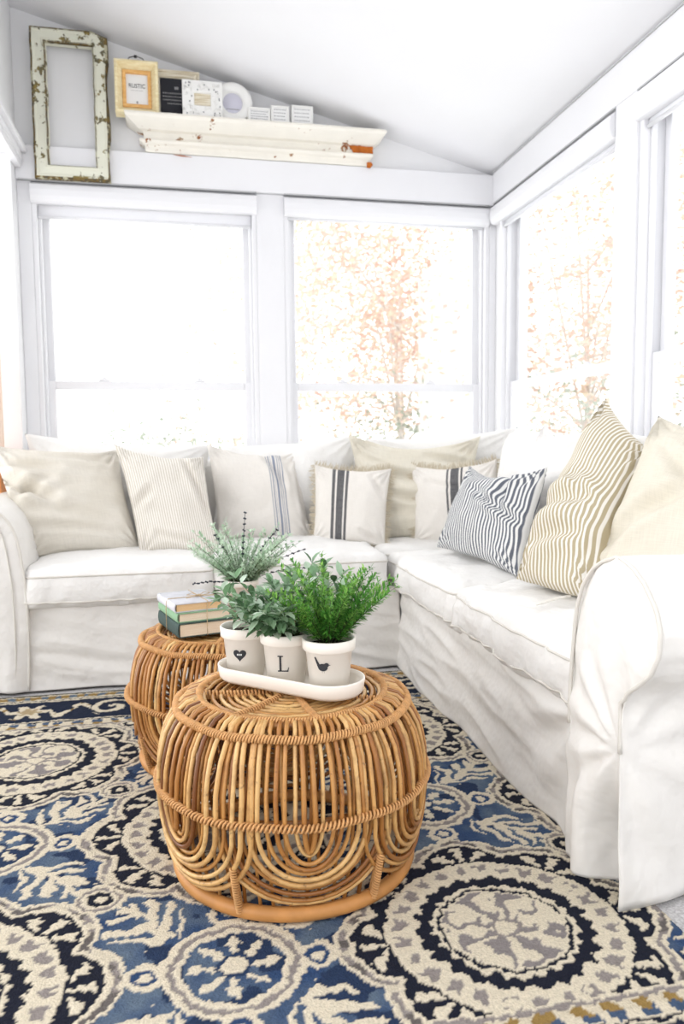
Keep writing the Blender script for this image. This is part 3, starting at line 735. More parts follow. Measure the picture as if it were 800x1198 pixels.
m=MB(); m.tube([Vector((armLx(z,True)-.0,2.919,z*ZL)) for z in np.linspace(.02,.684,30)]+[Vector((armLx(z,False),2.919,z*ZL)) for z in np.linspace(.684,.42,20)],.0045,6); m.build('piping',M['welt'],sofa)
# inner welt line of the left arm front
m=MB(); m.tube([Vector((armLx(z,True)-.045-.02*max(0,z-.5),2.915,z*ZL)) for z in np.linspace(.02,.60,30)],.003,6); m.build('piping',M['welt'],sofa)

# ---- throw pillows
G='throw pillows on the sofa'
P=lambda a,y: at(a[0],a[1],y=y)
o,_,_=pillow('throw_pillow',[P((28,656),3.20),P((166,645),3.28),P((138,526),3.50),P((-14,520),3.42)],.085,M['cream'],None,1,.07,.018,6,dip=.03,
  cre=[(-1,.35,-.30,-.10,.050,.10),(-1,-.05,-.25,.30,.028,.08),(-1,.62,-.1,.52,.026,.08),(-.7,-.25,.6,-.45,.014,.09),(-.8,-.55,.8,-.72,.012,.06),(-.2,.85,.8,.7,.014,.07),(-.6,.1,-.2,-.4,.008,.08)],wdir=(.6,1,2))
tag(o,'large plain cream linen pillow slumped over the left sofa arm','pillow',G)
o,_,_=pillow('throw_pillow',[P((164,650),3.22),P((260,656),3.20),P((238,534),3.40),P((134,519),3.40)],.075,M['pin'],None,2,.07,.013,7,dip=.05,
  cre=[(.5,.9,.9,-.3,.018,.07),(-.95,-.2,-.4,.15,.022,.07),(-.5,-.7,.6,-.85,.014,.06)])
tag(o,'beige and white fine striped pillow beside the large cream pillow on the left','pillow',G)
o,_,_=pillow('throw_pillow',[P((254,634),3.44),P((366,634),3.44),P((350,528),3.56),P((242,519),3.54)],.075,M['grain_blue'],None,3,.07,.013,7,dip=.05,cre=[(.2,.95,.5,.2,.026,.09),(.9,.9,.95,-.6,.012,.06)])
tag(o,'oatmeal linen pillow with a group of thin blue lines','pillow',G)
o,bo,ax=pillow('throw_pillow',[P((366,634),3.34),P((450,640),3.24),P((458,548),3.34),P((368,543),3.42)],.055,M['grain_black'],None,4,.05,.011,8,dip=.04,cre=[(.5,.8,.9,.2,.012,.07),(.3,-.7,.8,-.9,.01,.06)])
fringe(o,bo,ax); tag(o,'small fringed linen pillow with a bold black band left of centre, on the back row','pillow',G)
o,_,_=pillow('throw_pillow',[P((418,632),3.42),P((556,640),3.28),P((562,510),3.40),P((407,508),3.50)],.085,M['cream2'],None,5,.09,.018,6,dip=.09,
  cre=[(-.7,.35,.8,.1,.028,.08),(-.6,-.1,.4,-.25,.022,.07),(.2,.75,.85,.45,.024,.07),(-.9,.6,-.2,.35,.012,.06)],wdir=(.6,1,2))
tag(o,'large plain cream pillow in the sofa corner behind the two fringed pillows','pillow',G)
o,bo,ax=pillow('throw_pillow',[P((484,634),3.30),P((590,640),3.10),P((582,536),3.16),P((481,545),3.34)],.055,M['grain_black2'],None,6,.06,.011,8,dip=.05,cre=[(-.6,.6,.1,.4,.01,.07)])
fringe(o,bo,ax); tag(o,'small fringed linen pillow with a dark band, partly behind the navy striped pillow','pillow',G)
o,_,_=pillow('throw_pillow',[P((590,610),2.86),P((690,650),2.36),P((700,540),2.42),P((638,494),2.72)],.07,M['slipw'],None,7,.06,.016,7,dip=.06)
tag(o,'plain white pillow standing behind the navy striped and tan striped pillows','pillow',G)
o,_,_=pillow('throw_pillow',[P((511,640),2.86),P((607,676),2.32),P((640,546),2.46),P((549,545),2.90)],.062,M['tick'],None,8,.07,.012,8,dip=.11,
  cre=[(.35,1.0,.45,.2,.032,.10),(.0,.3,.9,-.1,.020,.07),(-.3,.5,.5,.2,.010,.07)],uvrot=False)
tag(o,'white and navy ticking striped pillow with one peaked corner, on the right section','pillow',G)
o,_,_=pillow('throw_pillow',[P((603,678),2.12),P((694,706),1.80),P((762,532),2.00),P((708,466),2.22)],.095,M['tan'],None,9,.03,.018,7,dip=0,
  cre=[(-.95,-.35,.4,-.05,.030,.08),(-.6,-.65,.6,-.42,.022,.07),(-.3,.1,.7,-.05,.010,.05)],sag=.15,expo=.5)
tag(o,'tall tan and cream striped pillow with a pointed top corner','pillow',G)
m=MB(); a=at(668,698,z=.50); b2=at(628,708,z=.492)
tie=[a,at(655,700,z=.50),at(645,703,z=.496),b2]
R_=o.location
for off in(0,.012):
    m.add([Vector(p)+Vector((0,off*.2,w))-R_ for p in tie for w in(0,)]+[Vector(p)+Vector((.004,.014,.001))-R_ for p in tie],[(i,i+1,5+i,4+i) for i in range(3)])
me=bpy.data.meshes.new('tie'); me.from_pydata([tuple(v) for v in m.v],[],m.f); t_=link('tie',me,M['tan'],o); cloth(t_,.003); t_['label']='tan fabric tie hanging onto the seat'
o,_,_=pillow('throw_pillow',[P((683,706),1.86),P((905,720),1.50),P((930,520),1.62),P((770,486),2.00)],.095,M['cream2'],None,10,.04,.018,6,cre=[(-.9,-.4,.3,.3,.026,.09),(-.5,.6,.2,.1,.02,.08)],sag=.1)
tag(o,'large cream pillow behind the near right sofa arm','pillow',G)

# ---------------------------------------------------------------- rattan tables
PROF=[(.012,.250),(.06,.264),(.12,.276),(.19,.283),(.26,.279),(.31,.266),(.34,.250),(.360,.232),(.372,.205)]
def RR(z):
    for (a,b_),(c,d) in zip(PROF,PROF[1:]):
        if z<=c:
            k=max(0,(z-a)/(c-a)); return b_+(d-b_)*k
    return PROF[-1][1]
def rattan_table(loc,label,rot0,scale=1.0,seed=1):
    R=random.Random(seed); r=empty('rattan_table',(0,0,0),label,'table','drum-shaped rattan tables')
    pc=lambda a,rad,z:Vector((rad*math.cos(a),rad*math.sin(a),z))
    # base hoop
    m=MB(); m.tube([pc(2*PI*k/72,.247,.016) for k in range(72)],.0145,10,closed=True,tone=.6); m.build('base_hoop',M['hoop'],r)
    m=MB(); m.tube([pc(2*PI*k/72,.200,.362) for k in range(72)],.009,8,closed=True,tone=.5); m.tube([pc(2*PI*k/72,.262,.20) for k in range(72)],.006,6,closed=True,tone=.3); m.build('inner_hoop',M['rattan'],r)
    # concentric coil on top
    m=MB()
    for i in range(11):
        rad=.022+.0165*i; z=.366-.006*math.sin(i/10*PI); m.tube([pc(2*PI*k/60,rad*(1+.012*math.sin(3*2*PI*k/60+i)),z+.0015*R.uniform(-1,1)) for k in range(60)],.0046,6,closed=True,tone=R.uniform(.45,.95))
    m.build('top_coil',M['rattan'],r)
    for i in range(7):
        a=rot0+2*PI*i/7; m=MB(); m.tube([pc(a,.0,.362),pc(a,.205,.358)],.004,6,tone=.4)
        n=26*8; pts=[]
        for k in range(n+1):
            f=k/n; rad=.01+.195*f; ph=2*PI*26*f; c=pc(a,rad,.366-.004*math.sin(f*PI)); t=Vector((-math.sin(a),math.cos(a),0))
            pts.append(c+t*.0065*math.cos(ph)+Vector((0,0,.0085*math.sin(ph))))
        m.tube(pts,.0024,5,tone=.62); m.build('spoke',M['lash'],r)
    # U-shaped swags of cane
    for k in range(6):
        a0=rot0+.14+2*PI*k/6; m=MB(); lay=.0035 if k%2 else -.0035
        nC=11
        for i in range(nC):
            w=.040+.0615*i+R.uniform(-.008,.008); zb=.150-.0112*i+R.uniform(-.003,.003); zt=.225-.004*i; off=lay+R.uniform(-.002,.002)
            if i%3==1: off-=.006
            pts=[]
            def P_(ang,z,o_=0): return pc(ang,RR(z)+off+o_,z)
            jl=R.uniform(-.012,.012); jr=R.uniform(-.012,.012)
            pts+=[pc(a0-w+jl,.188,.3655),pc(a0-w+jl,.206,.3715),pc(a0-w+jl,.226,.366+off*.3)]
            for z in (.352,.335,.31,.28,.25): pts.append(P_(a0-w*(1+ (.02*math.sin(z*20+i)))+jl*(z-.2)*6,z))
            n=18
            for q in range(n+1):
                ph=PI*q/n; pts.append(P_(a0-w*math.cos(ph),zt-(zt-zb)*math.sin(ph)**.8))
            for z in (.25,.28,.31,.335,.352): pts.append(P_(a0+w*(1+(.02*math.sin(z*22+i)))+jr*(z-.2)*6,z))
            pts+=[pc(a0+w+jr,.226,.366+off*.3),pc(a0+w+jr,.206,.3715),pc(a0+w+jr,.188,.3655)]
            m.tube(pts,R.uniform(.0040,.0053),6,tone=min(1,max(0,R.gauss(.64,.25))))
        m.build('cane_swag',M['rattan'],r)
    m=MB()
    for i in range(54):
        a=2*PI*i/54+R.uniform(-.03,.03); lean=R.uniform(-.10,.10); m.tube([pc(a+lean*(z-.1)*3,RR(z)-.013,z) for z in (.03,.08,.14,.2,.26,.31,.345)],R.uniform(.0032,.0044),6,tone=min(1,max(0,R.gauss(.4,.2))))
    m.build('inner_stakes',M['rattan'],r)
    # upright ties where swags cross
    for k in range(6):
        a=rot0+.14+2*PI*(k+.5)/6; m=MB()
        for s in(0,PI):
            pts=[]
            for q in range(100):
                f=q/99; z=.016+.10*f; ph=2*PI*9*f+s; c=pc(a,RR(z)+.004,z); t=Vector((-math.sin(a),math.cos(a),0)); rd=Vector((math.cos(a),math.sin(a),0))
                pts.append(c+t*.0045*math.cos(ph)+rd*.007*math.sin(ph))
            m.tube(pts,.0022,5,tone=.5)
        m.tube([pc(a,RR(z)-.006,z) for z in(.016,.08,.15,.25,.34)],.0035,6,tone=.25)
        m.build('upright_tie',M['lash'],r)
    # bindings: twisted lashings round the drum
    for zz,rad0,amp,nt in((.352,.246,.0075,130),(.203,.288,.0075,112),(.371,.199,.006,110)):
        m=MB()
        for s in(0,PI):
            n=nt*7; pts=[]
            for q in range(n):
                a=2*PI*q/n; ph=nt*a+s; pts.append(pc(a,rad0+amp*math.cos(ph),zz+amp*.9*math.sin(ph)+.0015*math.sin(a*9)))
            m.tube(pts,.0023,5,closed=True,tone=.68)
        m.build('lashing',M['lash'],r)
    r.location=loc; r.scale=(scale,)*3
    return r
T1=(.215,1.602,.010); T2=(.112,2.20,.010)
rattan_table(T1,'nearer drum-shaped rattan table holding the tray of potted plants',.35,1,1)
rattan_table(T2,'farther rattan drum table holding the stack of old books',.9,1,2)
ZT1=.3885

# ---------------------------------------------------------------- tray, pots, plants
ta=at(266,787,z=ZT1); tb=at(419,816,z=ZT1); tc=(ta+tb)/2; tl=(tb-ta).length/2; tr=math.atan2(tb.y-ta.y,tb.x-ta.x)
tray=MB(); hw=.064
def stad(off,z,n=48):
    pts=[]
    for k in range(n):
        a=2*PI*k/n; L_=tl-hw; cx=L_ if math.cos(a)>0 else -L_
        x=cx+(hw+off)*math.cos(a); y=(hw+off)*math.sin(a)
        pts.append((tc.x+x*math.cos(tr)-y*math.sin(tr),tc.y+x*math.sin(tr)+y*math.cos(tr),ZT1+z))
    return pts
rings=[(-.012,0),(-.004,.001),(.002,.008),(.006,.032),(.0055,.0345),(.002,.0345),(-.001,.026),(-.005,.007),(-.014,.005)]
vs=[];n=48
for off,z in rings: vs+=stad(off,z)
fs=[(i*n+k,i*n+(k+1)%n,(i+1)*n+(k+1)%n,(i+1)*n+k) for i in range(len(rings)-1) for k in range(n)]+[tuple(range(n-1,-1,-1)),tuple((len(rings)-1)*n+k for k in range(n))]
tray.add(vs,fs); t_=tray.build('oval_tray',M['ceramic'],None,True); own(t_,(tc.x,tc.y,ZT1)); tag(t_,'long oval white ceramic tray holding three plant pots on the near rattan table','tray')
PZ=ZT1+.0062
def pot(loc,label,rt=.055,rb=.040,h=.112,rimh=.025,group='potted plants on the oval tray',mat='ceramic'):
    r=empty('potted_plant',loc,label,'plant',group); m=MB()
    p=[(rb*.9,0),(rb,.002),(rb+(rt-.004-rb)*.75,h-rimh-.001),(rt-.002,h-rimh+.001),(rt,h-rimh+.003),(rt+.001,h-.002),(rt-.001,h),(rt-.004,h-.002),(rt-.006,h-.014),(rt-.007,h-.020)]
    m.lathe(loc,p,40); q=m.build('pot',M[mat],r)
    s=MB(); s.lathe(loc,[(rt-.0065,h-.018),(rt*.5,h-.012),(.002,h-.010)],24,capb=False,capt=True); s.build('soil',M['soil'],r)
    return r,q
def leafq(m,p,d,L,w,tone,up=Vector((0,0,1)),R=random,fold=.15,droop=.2):
    d=d.normalized(); s=d.cross(up); 
    if s.length<1e-3: s=Vector((1,0,0))
    s.normalize(); nn=s.cross(d)
    a=p; e=p+d*L-nn*L*droop; c1=p+d*L*.35; c2=p+d*L*.7-nn*L*droop*.4
    m.add([a,c1+s*w+nn*w*fold*2,c2+s*w*.85+nn*w*fold*2,e,c2-s*w*.85+nn*w*fold*2,c1-s*w+nn*w*fold*2,c1,c2],[(0,1,6),(1,2,7,6),(2,3,7),(0,6,5),(6,7,4,5),(7,3,4)],tone)
def curve(p,d,L,bend,n=8):
    pts=[p]; d=d.normalized()
    for i in range(n):
        d=(d+bend/n).normalized(); pts.append(pts[-1]+d*(L/n))
    return pts
def fern(root,top,n,L,mat,seed,spread=1.1,needle=.016,lean=Vector((0,0,0))):
    R=random.Random(seed); st_=MB(); fo=MB()
    for i in range(n):
        a=R.uniform(0,2*PI); sp=spread*math.sqrt(R.random()); d=Vector((math.cos(a)*sp,math.sin(a)*sp,1))+lean
        Ln=L*R.uniform(.65,1.1)*(1 if sp<.9 else .85); pts=curve(top+Vector((math.cos(a)*.025*sp,math.sin(a)*.025*sp,0)),d,Ln,Vector((math.cos(a),math.sin(a),-.1))*.3,12)
        st_.tube(pts,[.0014*(1-k/14) for k in range(13)],4)
        base=R.uniform(.15,.75)
        for k in range(2,13):
            f=k/12; tg=(pts[k]-pts[k-1]).normalized()
            for q in range(9):
                b_=R.uniform(0,2*PI); o_=tg.orthogonal().normalized(); o_=Matrix.Rotation(b_,3,tg)@o_
                dd=(tg*R.uniform(.5,1.2)+o_).normalized(); ln=needle*R.uniform(.6,1.2)*(1.15-.6*f)
                p0=pts[k-1].lerp(pts[k],R.random())
                leafq(fo,p0,dd,ln,.0015+.0006*R.random(),min(1,max(0,base+R.gauss(0,.15)+f*.2)),droop=.05)
    st_.build('stems',M['stem'],root); fo.build('foliage',M[mat],root,False)
def oval_plant(root,top,n,L,mat,seed,spread=1.0,leaf=.026,lean=Vector((0,0,0)),rad=.02):
    R=random.Random(seed); st_=MB(); fo=MB()
    for i in range(n):
        a=R.uniform(0,2*PI); sp=spread*math.sqrt(R.random()); d=Vector((math.cos(a)*sp,math.sin(a)*sp,.9))+lean
        pts=curve(top+Vector((math.cos(a)*rad*sp,math.sin(a)*rad*sp,-.004)),d,L*R.uniform(.55,1.1),Vector((math.cos(a),math.sin(a),-.5))*.35,9)
        st_.tube(pts,[.0016*(1-k/12) for k in range(10)],4)
        for k in range(2,10):
            tg=(pts[k]-pts[k-1]).normalized(); o_=tg.orthogonal().normalized(); b_=R.uniform(0,PI)
            for q in(0,1):
                oo=Matrix.Rotation(b_+q*PI,3,tg)@o_; dd=(tg*.5+oo+Vector((0,0,.25))).normalized()
                leafq(fo,pts[k],dd,leaf*R.uniform(.75,1.15),leaf*.23,min(1,max(0,R.choice([.12,.3,.5,.85])+R.gauss(0,.1))),R=R,droop=R.uniform(0,.3))
        leafq(fo,pts[-1],(pts[-1]-pts[-2]),leaf,leaf*.25,.6)
    st_.build('stems',M['stem'],root); fo.build('foliage',M[mat],root,False)
def decal(name,polys,pos,root,potc,rt,rb,h,mat,scale=1.0):
    """flat motif wrapped on the pot: polys in (u,v) metres around the direction facing pos angle"""
    m=MB(); ang=pos[0]; z0=pos[1]
    for poly in polys:
        vs=[]
        for (u,v) in poly:
            z=z0+v; rad=rb+(rt-.004-rb)*.75*(z/(h-.022))+.0009; a=ang+u/rad
            vs.append((potc[0]+rad*math.cos(a),potc[1]+rad*math.sin(a),potc[2]+z))
        m.add(vs,[tuple(range(len(vs)))])
    o=m.build(name,mat,root,False); so=o.modifiers.new('s','SOLIDIFY'); so.thickness=.0006; so.offset=1
    return o
def facing(c): return math.atan2(-c[1],-c[0])
p1=at(300,782,z=PZ); p2=at(345,796,z=PZ); p3=at(387,801,z=PZ)
# axis of the tray; keep pots on it
axd=Vector((math.cos(tr),math.sin(tr),0)); axn=Vector((-axd.y,axd.x,0))
def ontray(k): q=tc+axd*k; return Vector((q.x,q.y,PZ))
p1=ontray(-.118); p2=ontray(-.006)+axn*-.002; p3=ontray(.104)+axn*-.002
def blob(rx,ry,n=20,f=None): return [((rx*math.cos(2*PI*k/n))*(1 if f is None else f(k/n)),(ry*math.sin(2*PI*k/n))*(1 if f is None else f(k/n))) for k in range(n)]
r1,q1=pot(p1,'white pot with a small dark heart motif at the left end of the oval tray')
heart=[]
for k in range(28):
    t=2*PI*k/28; heart.append((16*math.sin(t)**3*.00092,(13*math.cos(t)-5*math.cos(2*t)-2*math.cos(3*t)-math.cos(4*t))*.00092))
fa=facing(p1)
decal('heart_motif',[[(u,v) for u,v in heart]],(fa-.30,.055),q1,p1,.055,.040,.112,M['ink'])
for du in(-.004,0,.004): decal('heart_ornament',[blob(.0013,.0020,8) if False else [(du+x,y+.001) for x,y in blob(.0014,.0022,8)]],(fa-.30,.055),q1,p1,.0563,.0413,.112,M['paper'])
r2,q2=pot(p2,'white pot lettered L in the middle of the oval tray')
S=.00125
def rc(x0,x1,y0,y1): return [(x0*S,y0*S),(x1*S,y0*S),(x1*S,y1*S),(x0*S,y1*S)]
decal('letter',[rc(-6,-2.6,-13,13),rc(-9,.4,12,14),rc(-9,9,-14,-12),[(7.4*S,-12*S),(9*S,-12*S),(10*S,-6.5*S),(9*S,-6.5*S)]],(facing(p2)-.15,.052),q2,p2,.055,.040,.112,M['ink'])
r3,q3=pot(p3,'white pot with a small black bird motif at the right end of the oval tray')
bird=[blob(.0085,.0065,18),[(x+.0065,y+.0045) for x,y in blob(.0042,.0038,12)],[(.0098,.0052),(.0135,.0040),(.0098,.0035)],[(-.005,.004),(-.0135,.0175),(-.0155,.0165),(-.0085,-.001)]]
bird=[[(u*1.2,v*1.2) for u,v in pl] for pl in bird]
decal('bird_motif',bird,(facing(p3)-.28,.060),q3,p3,.055,.040,.112,M['ink'])
decal('bird_legs',[[(-.002,-.006),(-.0014,-.006),(-.001,-.0115),(-.0016,-.0115)],[(.002,-.006),(.0026,-.006),(.003,-.0115),(.0024,-.0115)]],(facing(p3)-.28,.060),q3,p3,.055,.040,.112,M['inkgrey'])
oval_plant(r1,p1+Vector((.020,-.006,.102)),7,.075,'euca',11,.7,.026,Vector((.35,-.1,0)),.012)
oval_plant(r2,p2+Vector((0,0,.102)),40,.155,'euca',12,.95,.033,Vector((-.22,0,.1)),.03)
fern(r3,p3+Vector((0,0,.102)),64,.175,'fern',13,.80,.023,Vector((.0,0,.0)))
# airy plant on the far table
p4=Vector((.160,2.325,.3885))
sa=MB(); sa.lathe(p4,[(.03,0),(.048,.002),(.062,.012),(.064,.014),(.060,.0135),(.046,.005),(.02,.004)],32,capt=True); so_=sa.build('saucer',M['terra'],None); own(so_,p4); tag(so_,'brown glazed saucer under the silvery plant on the far rattan table','saucer')
p4=p4+Vector((0,0,.0055))
r4,_=pot(p4,'cream pot of silvery fine-leaved foliage with dark sprigs on the far rattan table',.052,.040,.105,.020,'potted plants on the rattan tables')
oval_plant(r4,p4+Vector((0,0,.097)),30,.19,'airy',16,.8,.017,Vector((.1,-.1,.1)),.03)
fern(r4,p4+Vector((0,0,.095)),40,.20,'airy',14,1.05,.026,Vector((.08,-.1,.0)))
R=random.Random(4)
for d,L in((Vector((-.9,-.5,.35)),.16),(Vector((.05,0,1)),.22),(Vector((.45,-.1,1)),.20),(Vector((.85,-.1,.75)),.22),(Vector((-.35,0,1)),.17),(Vector((.95,0,.45)),.2)):
    bd=MB(); m=bd; pts=curve(p4+Vector((0,0,.09)),d,L,Vector((d.x*.3,0,-.35)),12); m.tube(pts,.0009,4)
    for k in range(5,13):
        for s in(-1,1):
            c=pts[k]+Vector((s*.0022,0,R.uniform(-.002,.002))); bd.lathe(c,[(.0004,-.003),(.0028,-.001),(.0028,.001),(.0004,.003)],6,capt=True)
    bd.build('dark_sprig',M['bud'],r4)

# ---------------------------------------------------------------- books
A=at(209,747,z=.388); e1=(at(270,733,z=.388)-A); ang=math.radians(16); 
dx=Vector((math.cos(ang),math.sin(ang),0)); dy=Vector((-dx.y,dx.x,0))
def book(label,o0,W,L,T,z,cover,pages,name='book'):
    r=empty(name,(o0.x,o0.y,z),label,'book','old books tied with twine')
    def bx(m,a0,a1,b0,b1,z0,z1):
        vs=[o0+dx*a+dy*b_+Vector((0,0,zz-o0.z)) for a in(a0,a1) for b_ in(b0,b1) for zz in(z0,z1)]
        m.add(vs,[(0,1,3,2),(4,6,7,5),(0,4,5,1),(2,3,7,6),(0,2,6,4),(1,5,7,3)])
    m=MB(); bx(m,-.003,W,-.003,L+.003,z,z+.0025); bx(m,-.003,W,-.003,L+.003,z+T-.0025,z+T)
    pr=[]; n=8
    vs=[]
    for b_ in(-.003,L+.003):
        for k in range(n+1):
            a=-PI/2+PI*k/n; vs.append(o0+dx*(-.002-.005*math.cos(a))+dy*b_+Vector((0,0,z+T/2+T/2*math.sin(a)-o0.z)))
        for k in range(n,-1,-1):
            a=-PI/2+PI*k/n; vs.append(o0+dx*(.001-.005*math.cos(a))+dy*b_+Vector((0,0,z+T/2+(T/2-.002)*math.sin(a)-o0.z)))
    q=2*(n+1); m.add(vs,[tuple(range(q-1,-1,-1)),tuple(range(q,2*q))]+[(i,(i+1)%q,q+(i+1)%q,q+i) for i in range(q)])
    c=m.build('cover',cover,r,False)
    m=MB(); bx(m,.001,W-.004,0,L,z+.0025,z+T-.0025); m.build('pages',pages,r,False)
    return r
bk0=A+dx*.004
book('dark green cloth book at the bottom of the twine-tied stack',bk0,.155,.205,.038,.3885,M['bk_dark'],M['page'])
book('sage green book in the middle of the twine-tied stack',bk0+dx*.002+dy*.012,.146,.195,.026,.4270,M['bk_green'],M['page'])
book('pale grey covered book with yellowed pages on top of the twine-tied stack',bk0-dx*.002+dy*.022,.130,.18,.024,.4535,M['bk_grey'],M['page_old'])
tw=empty('twine',(bk0.x,bk0.y,.4780),'thin jute twine with a bow tied round the stack of books','twine')
m=MB(); g=lambda a,b_,z:Vector((bk0.x,bk0.y,0))+dx*a+dy*b_+Vector((0,0,z))
c0=.085; zt=.4788
m.tube([g(c0-.01,-.0055,.389),g(c0-.01,-.005,.4280),g(c0-.006,.008,.4290),g(c0-.006,.0075,.4540),g(c0-.003,.018,.4550),g(c0,.019,zt),g(c0,.10,zt),g(c0,.204,zt),g(c0,.207,.456),g(c0,.211,.43),g(c0,.212,.389)],.0011,5)
m.tube([g(-.010,.10,.389),g(-.0105,.10,.45),g(-.009,.10,.472),g(-.004,.10,zt),g(.06,.10,zt),g(.128,.10,zt),g(.131,.10,.4545),g(.15,.10,.4542),g(.152,.10,.428),g(.158,.10,.4275),g(.159,.10,.389)],.0011,5)
m.build('wrap',M['jute'],tw)
m=MB(); kn=g(c0,.10,zt+.002); m.lathe(kn,[(.001,-.003),(.005,-.001),(.005,.002),(.001,.004)],8,capt=True)
for s in(-1,1):
    m.tube([kn,kn+dx*s*.018+dy*.010+Vector((0,0,.006)),kn+dx*s*.034+dy*.004+Vector((0,0,.003)),kn+dx*s*.020-dy*.006+Vector((0,0,.002)),kn],.0011,5)
    m.tube([kn,kn+dx*s*.02-dy*.02+Vector((0,0,.001)),kn+dx*s*.045-dy*.028+Vector((0,0,.0005))],.001,5)
m.build('bow',M['jute'],tw)

# ---------------------------------------------------------------- things on the gable
GY=YB
def frame_ring(mb,cx,cz_,w,h,prof,y0,rot=0,lean=0,cut=None):
    """rectangular moulding; prof=(inset,proud) ; front faces -y"""
    rings=[]
    for ins,pr in prof:
        pts=[]
        seg=10
        xs=[(-w/2+ins,-h/2+ins),(w/2-ins,-h/2+ins),(w/2-ins,h/2-ins),(-w/2+ins,h/2-ins)]
        for i in range(4):
            a,b_=xs[i],xs[(i+1)%4]
            for k in range(seg): pts.append((a[0]+(b_[0]-a[0])*k/seg,a[1]+(b_[1]-a[1])*k/seg))
        rings.append([(x,z,pr) for x,z in pts])
    n=len(rings[0]); vs=[]
    for rg in rings:
        for x,z,pr in rg:
            if cut: x,z=cut(x,z)
            X=x*math.cos(rot)-z*math.sin(rot); Z=x*math.sin(rot)+z*math.cos(rot)
            vs.append((cx+X,y0-pr+lean*(Z+h/2),cz_+Z))
    fs=[(i*n+k,(i+1)*n+k,(i+1)*n+(k+1)%n,i*n+(k+1)%n) for i in range(len(rings)-1) for k in range(n)]
    mb.add(vs,fs)
# big chippy window frame leaning on the wall
bl=at(43,209,y=3.79); br=at(131,212,y=3.79); tl_=at(36,36,y=3.82); tr_=at(122,44,y=3.82)
fw=(br-bl).length; fh=(tl_-bl).length; cx=(bl.x+br.x+tl_.x+tr_.x)/4; czz=(bl.z+tl_.z+br.z+tr_.z)/4
fr=empty('picture_frame',(cx,3.795,bl.z),'tall empty wooden frame with chipped white and olive paint hanging upper left','frame')
def cutc(x,z):
    # worn, rounded top right corner and a slightly uneven edge
    if x>fw*.30 and z>fh*.44: z-= .35*max(0,(x-fw*.30))
    if x>fw*.44: x-=.006*math.sin(z*19)*(1 if x>fw*.48 else 0)
    return x+.0015*math.sin(z*40),z
m=MB(); frame_ring(m,cx,czz,fw,fh,[(0,-.010),(.0,.018),(.003,.024),(.014,.026),(.018,.020),(.048,.022),(.052,.027),(.058,.024),(.062,.010),(.066,-.010),(0,-.010)],3.80,0,0,cutc); m.build('moulding',M['chip_frame'],fr,False)
m=MB(); frame_ring(m,cx,czz,fw,fh,[(-.0012,-.008),(-.0012,.018),(.003,.0245),(.008,.0262)],3.80,0,0,cutc); frame_ring(m,cx,czz,fw,fh,[(.0565,.0262),(.061,.018),(.0645,-.006)],3.80,0,0,cutc); m.build('worn_edge',M['chip_edge'],fr,False)['label']='dark worn paint along the edges'
# mantel shelf: crown moulding standing on the ledge of the header board
mY=3.805
q0,q1=at(145,127,y=3.70),at(452,153,y=3.70); w0,w1=at(170,178,y=3.79),at(432,197,y=3.79)
zt_,zb_=.5*(q0.z+q1.z),2.277
H=zt_-zb_
prof=[(1.00,.150),(.93,.152),(.86,.142),(.78,.118),(.70,.098),(.64,.082),(.62,.060),(.585,.058),(.40,.056),(.385,.058),(.36,.074),(.30,.078),(.24,.070),(.20,.052),(.16,.050),(.04,.050),(0,.046)]
mt=empty('mantel_shelf',((q0.x+q1.x)/2,3.80,zb_),'long chipped white crown moulding mantel shelf with an orange bare patch at its right end','shelf')
xa,xb=w0.x,w1.x; ea=(w0.x-q0.x)/(.150-.050); eb=(q1.x-w1.x)/(.150-.050)
m=MB(); vs=[];k=len(prof); NS=60
for i in range(NS+1):
    f=i/NS
    for zf,d in prof:
        XA=xa-(d-.050)*ea; XB=xb+(d-.050)*eb
        X=XA+(XB-XA)*f; j=.0025*noise.noise(Vector((X*30,zf*9,2)))
        vs.append((X+(.004*noise.noise(Vector((zf*22,i,1))) if i in(0,NS) else 0),3.848-d-j,zb_+H*zf+j*.4))
fs=[(i*k+j,i*k+j+1,(i+1)*k+j+1,(i+1)*k+j) for i in range(NS) for j in range(k-1)]
b0=len(vs)
for i in(0,NS):
    for zf,d in prof:
        X=vs[i*k+prof.index((zf,d))][0]; vs.append((X,3.848,zb_+H*zf))
fs+=[(j,j+1,b0+j+1,b0+j)[::-1] for j in range(k-1)]+[(NS*k+j,NS*k+j+1,b0+k+j+1,b0+k+j) for j in range(k-1)]
fs+=[tuple([i*k for i in range(NS+1)]+[b0+k,b0]),tuple([i*k+k-1 for i in range(NS,-1,-1)]+[b0+k-1,b0+2*k-1])]
m.add(vs,fs); bm_=m.build('moulding',M['chip_mantel'],mt,False)
def patch(pts,label):
    m=MB(); n=len(pts); vs=[(x,y-.003,z) for x,y,z in pts]+[(x,y+.002,z) for x,y,z in pts]
    m.add(vs,[tuple(range(n-1,-1,-1))]+[(i,(i+1)%n,n+(i+1)%n,n+i) for i in range(n)]); o=m.build('bare_patch',M['rust'],mt,False); o['label']=label
def pxs(lst,y): return [tuple(at(a,b_,y=y)) for a,b_ in lst]
patch(pxs([(407,170),(419,170),(428,172),(436,172),(436,183),(430,184),(425,181),(421,184),(414,181),(411,174)],3.786),'orange bare wood where the paint has flaked')
patch(pxs([(429,190),(434,190),(436,193),(433,197),(429,196)],3.780),'small orange bare spot')
patch(pxs([(203,181),(212,183),(224,184),(214,182)],3.790),'thin rusty chip on the lower edge')
ZM=zt_
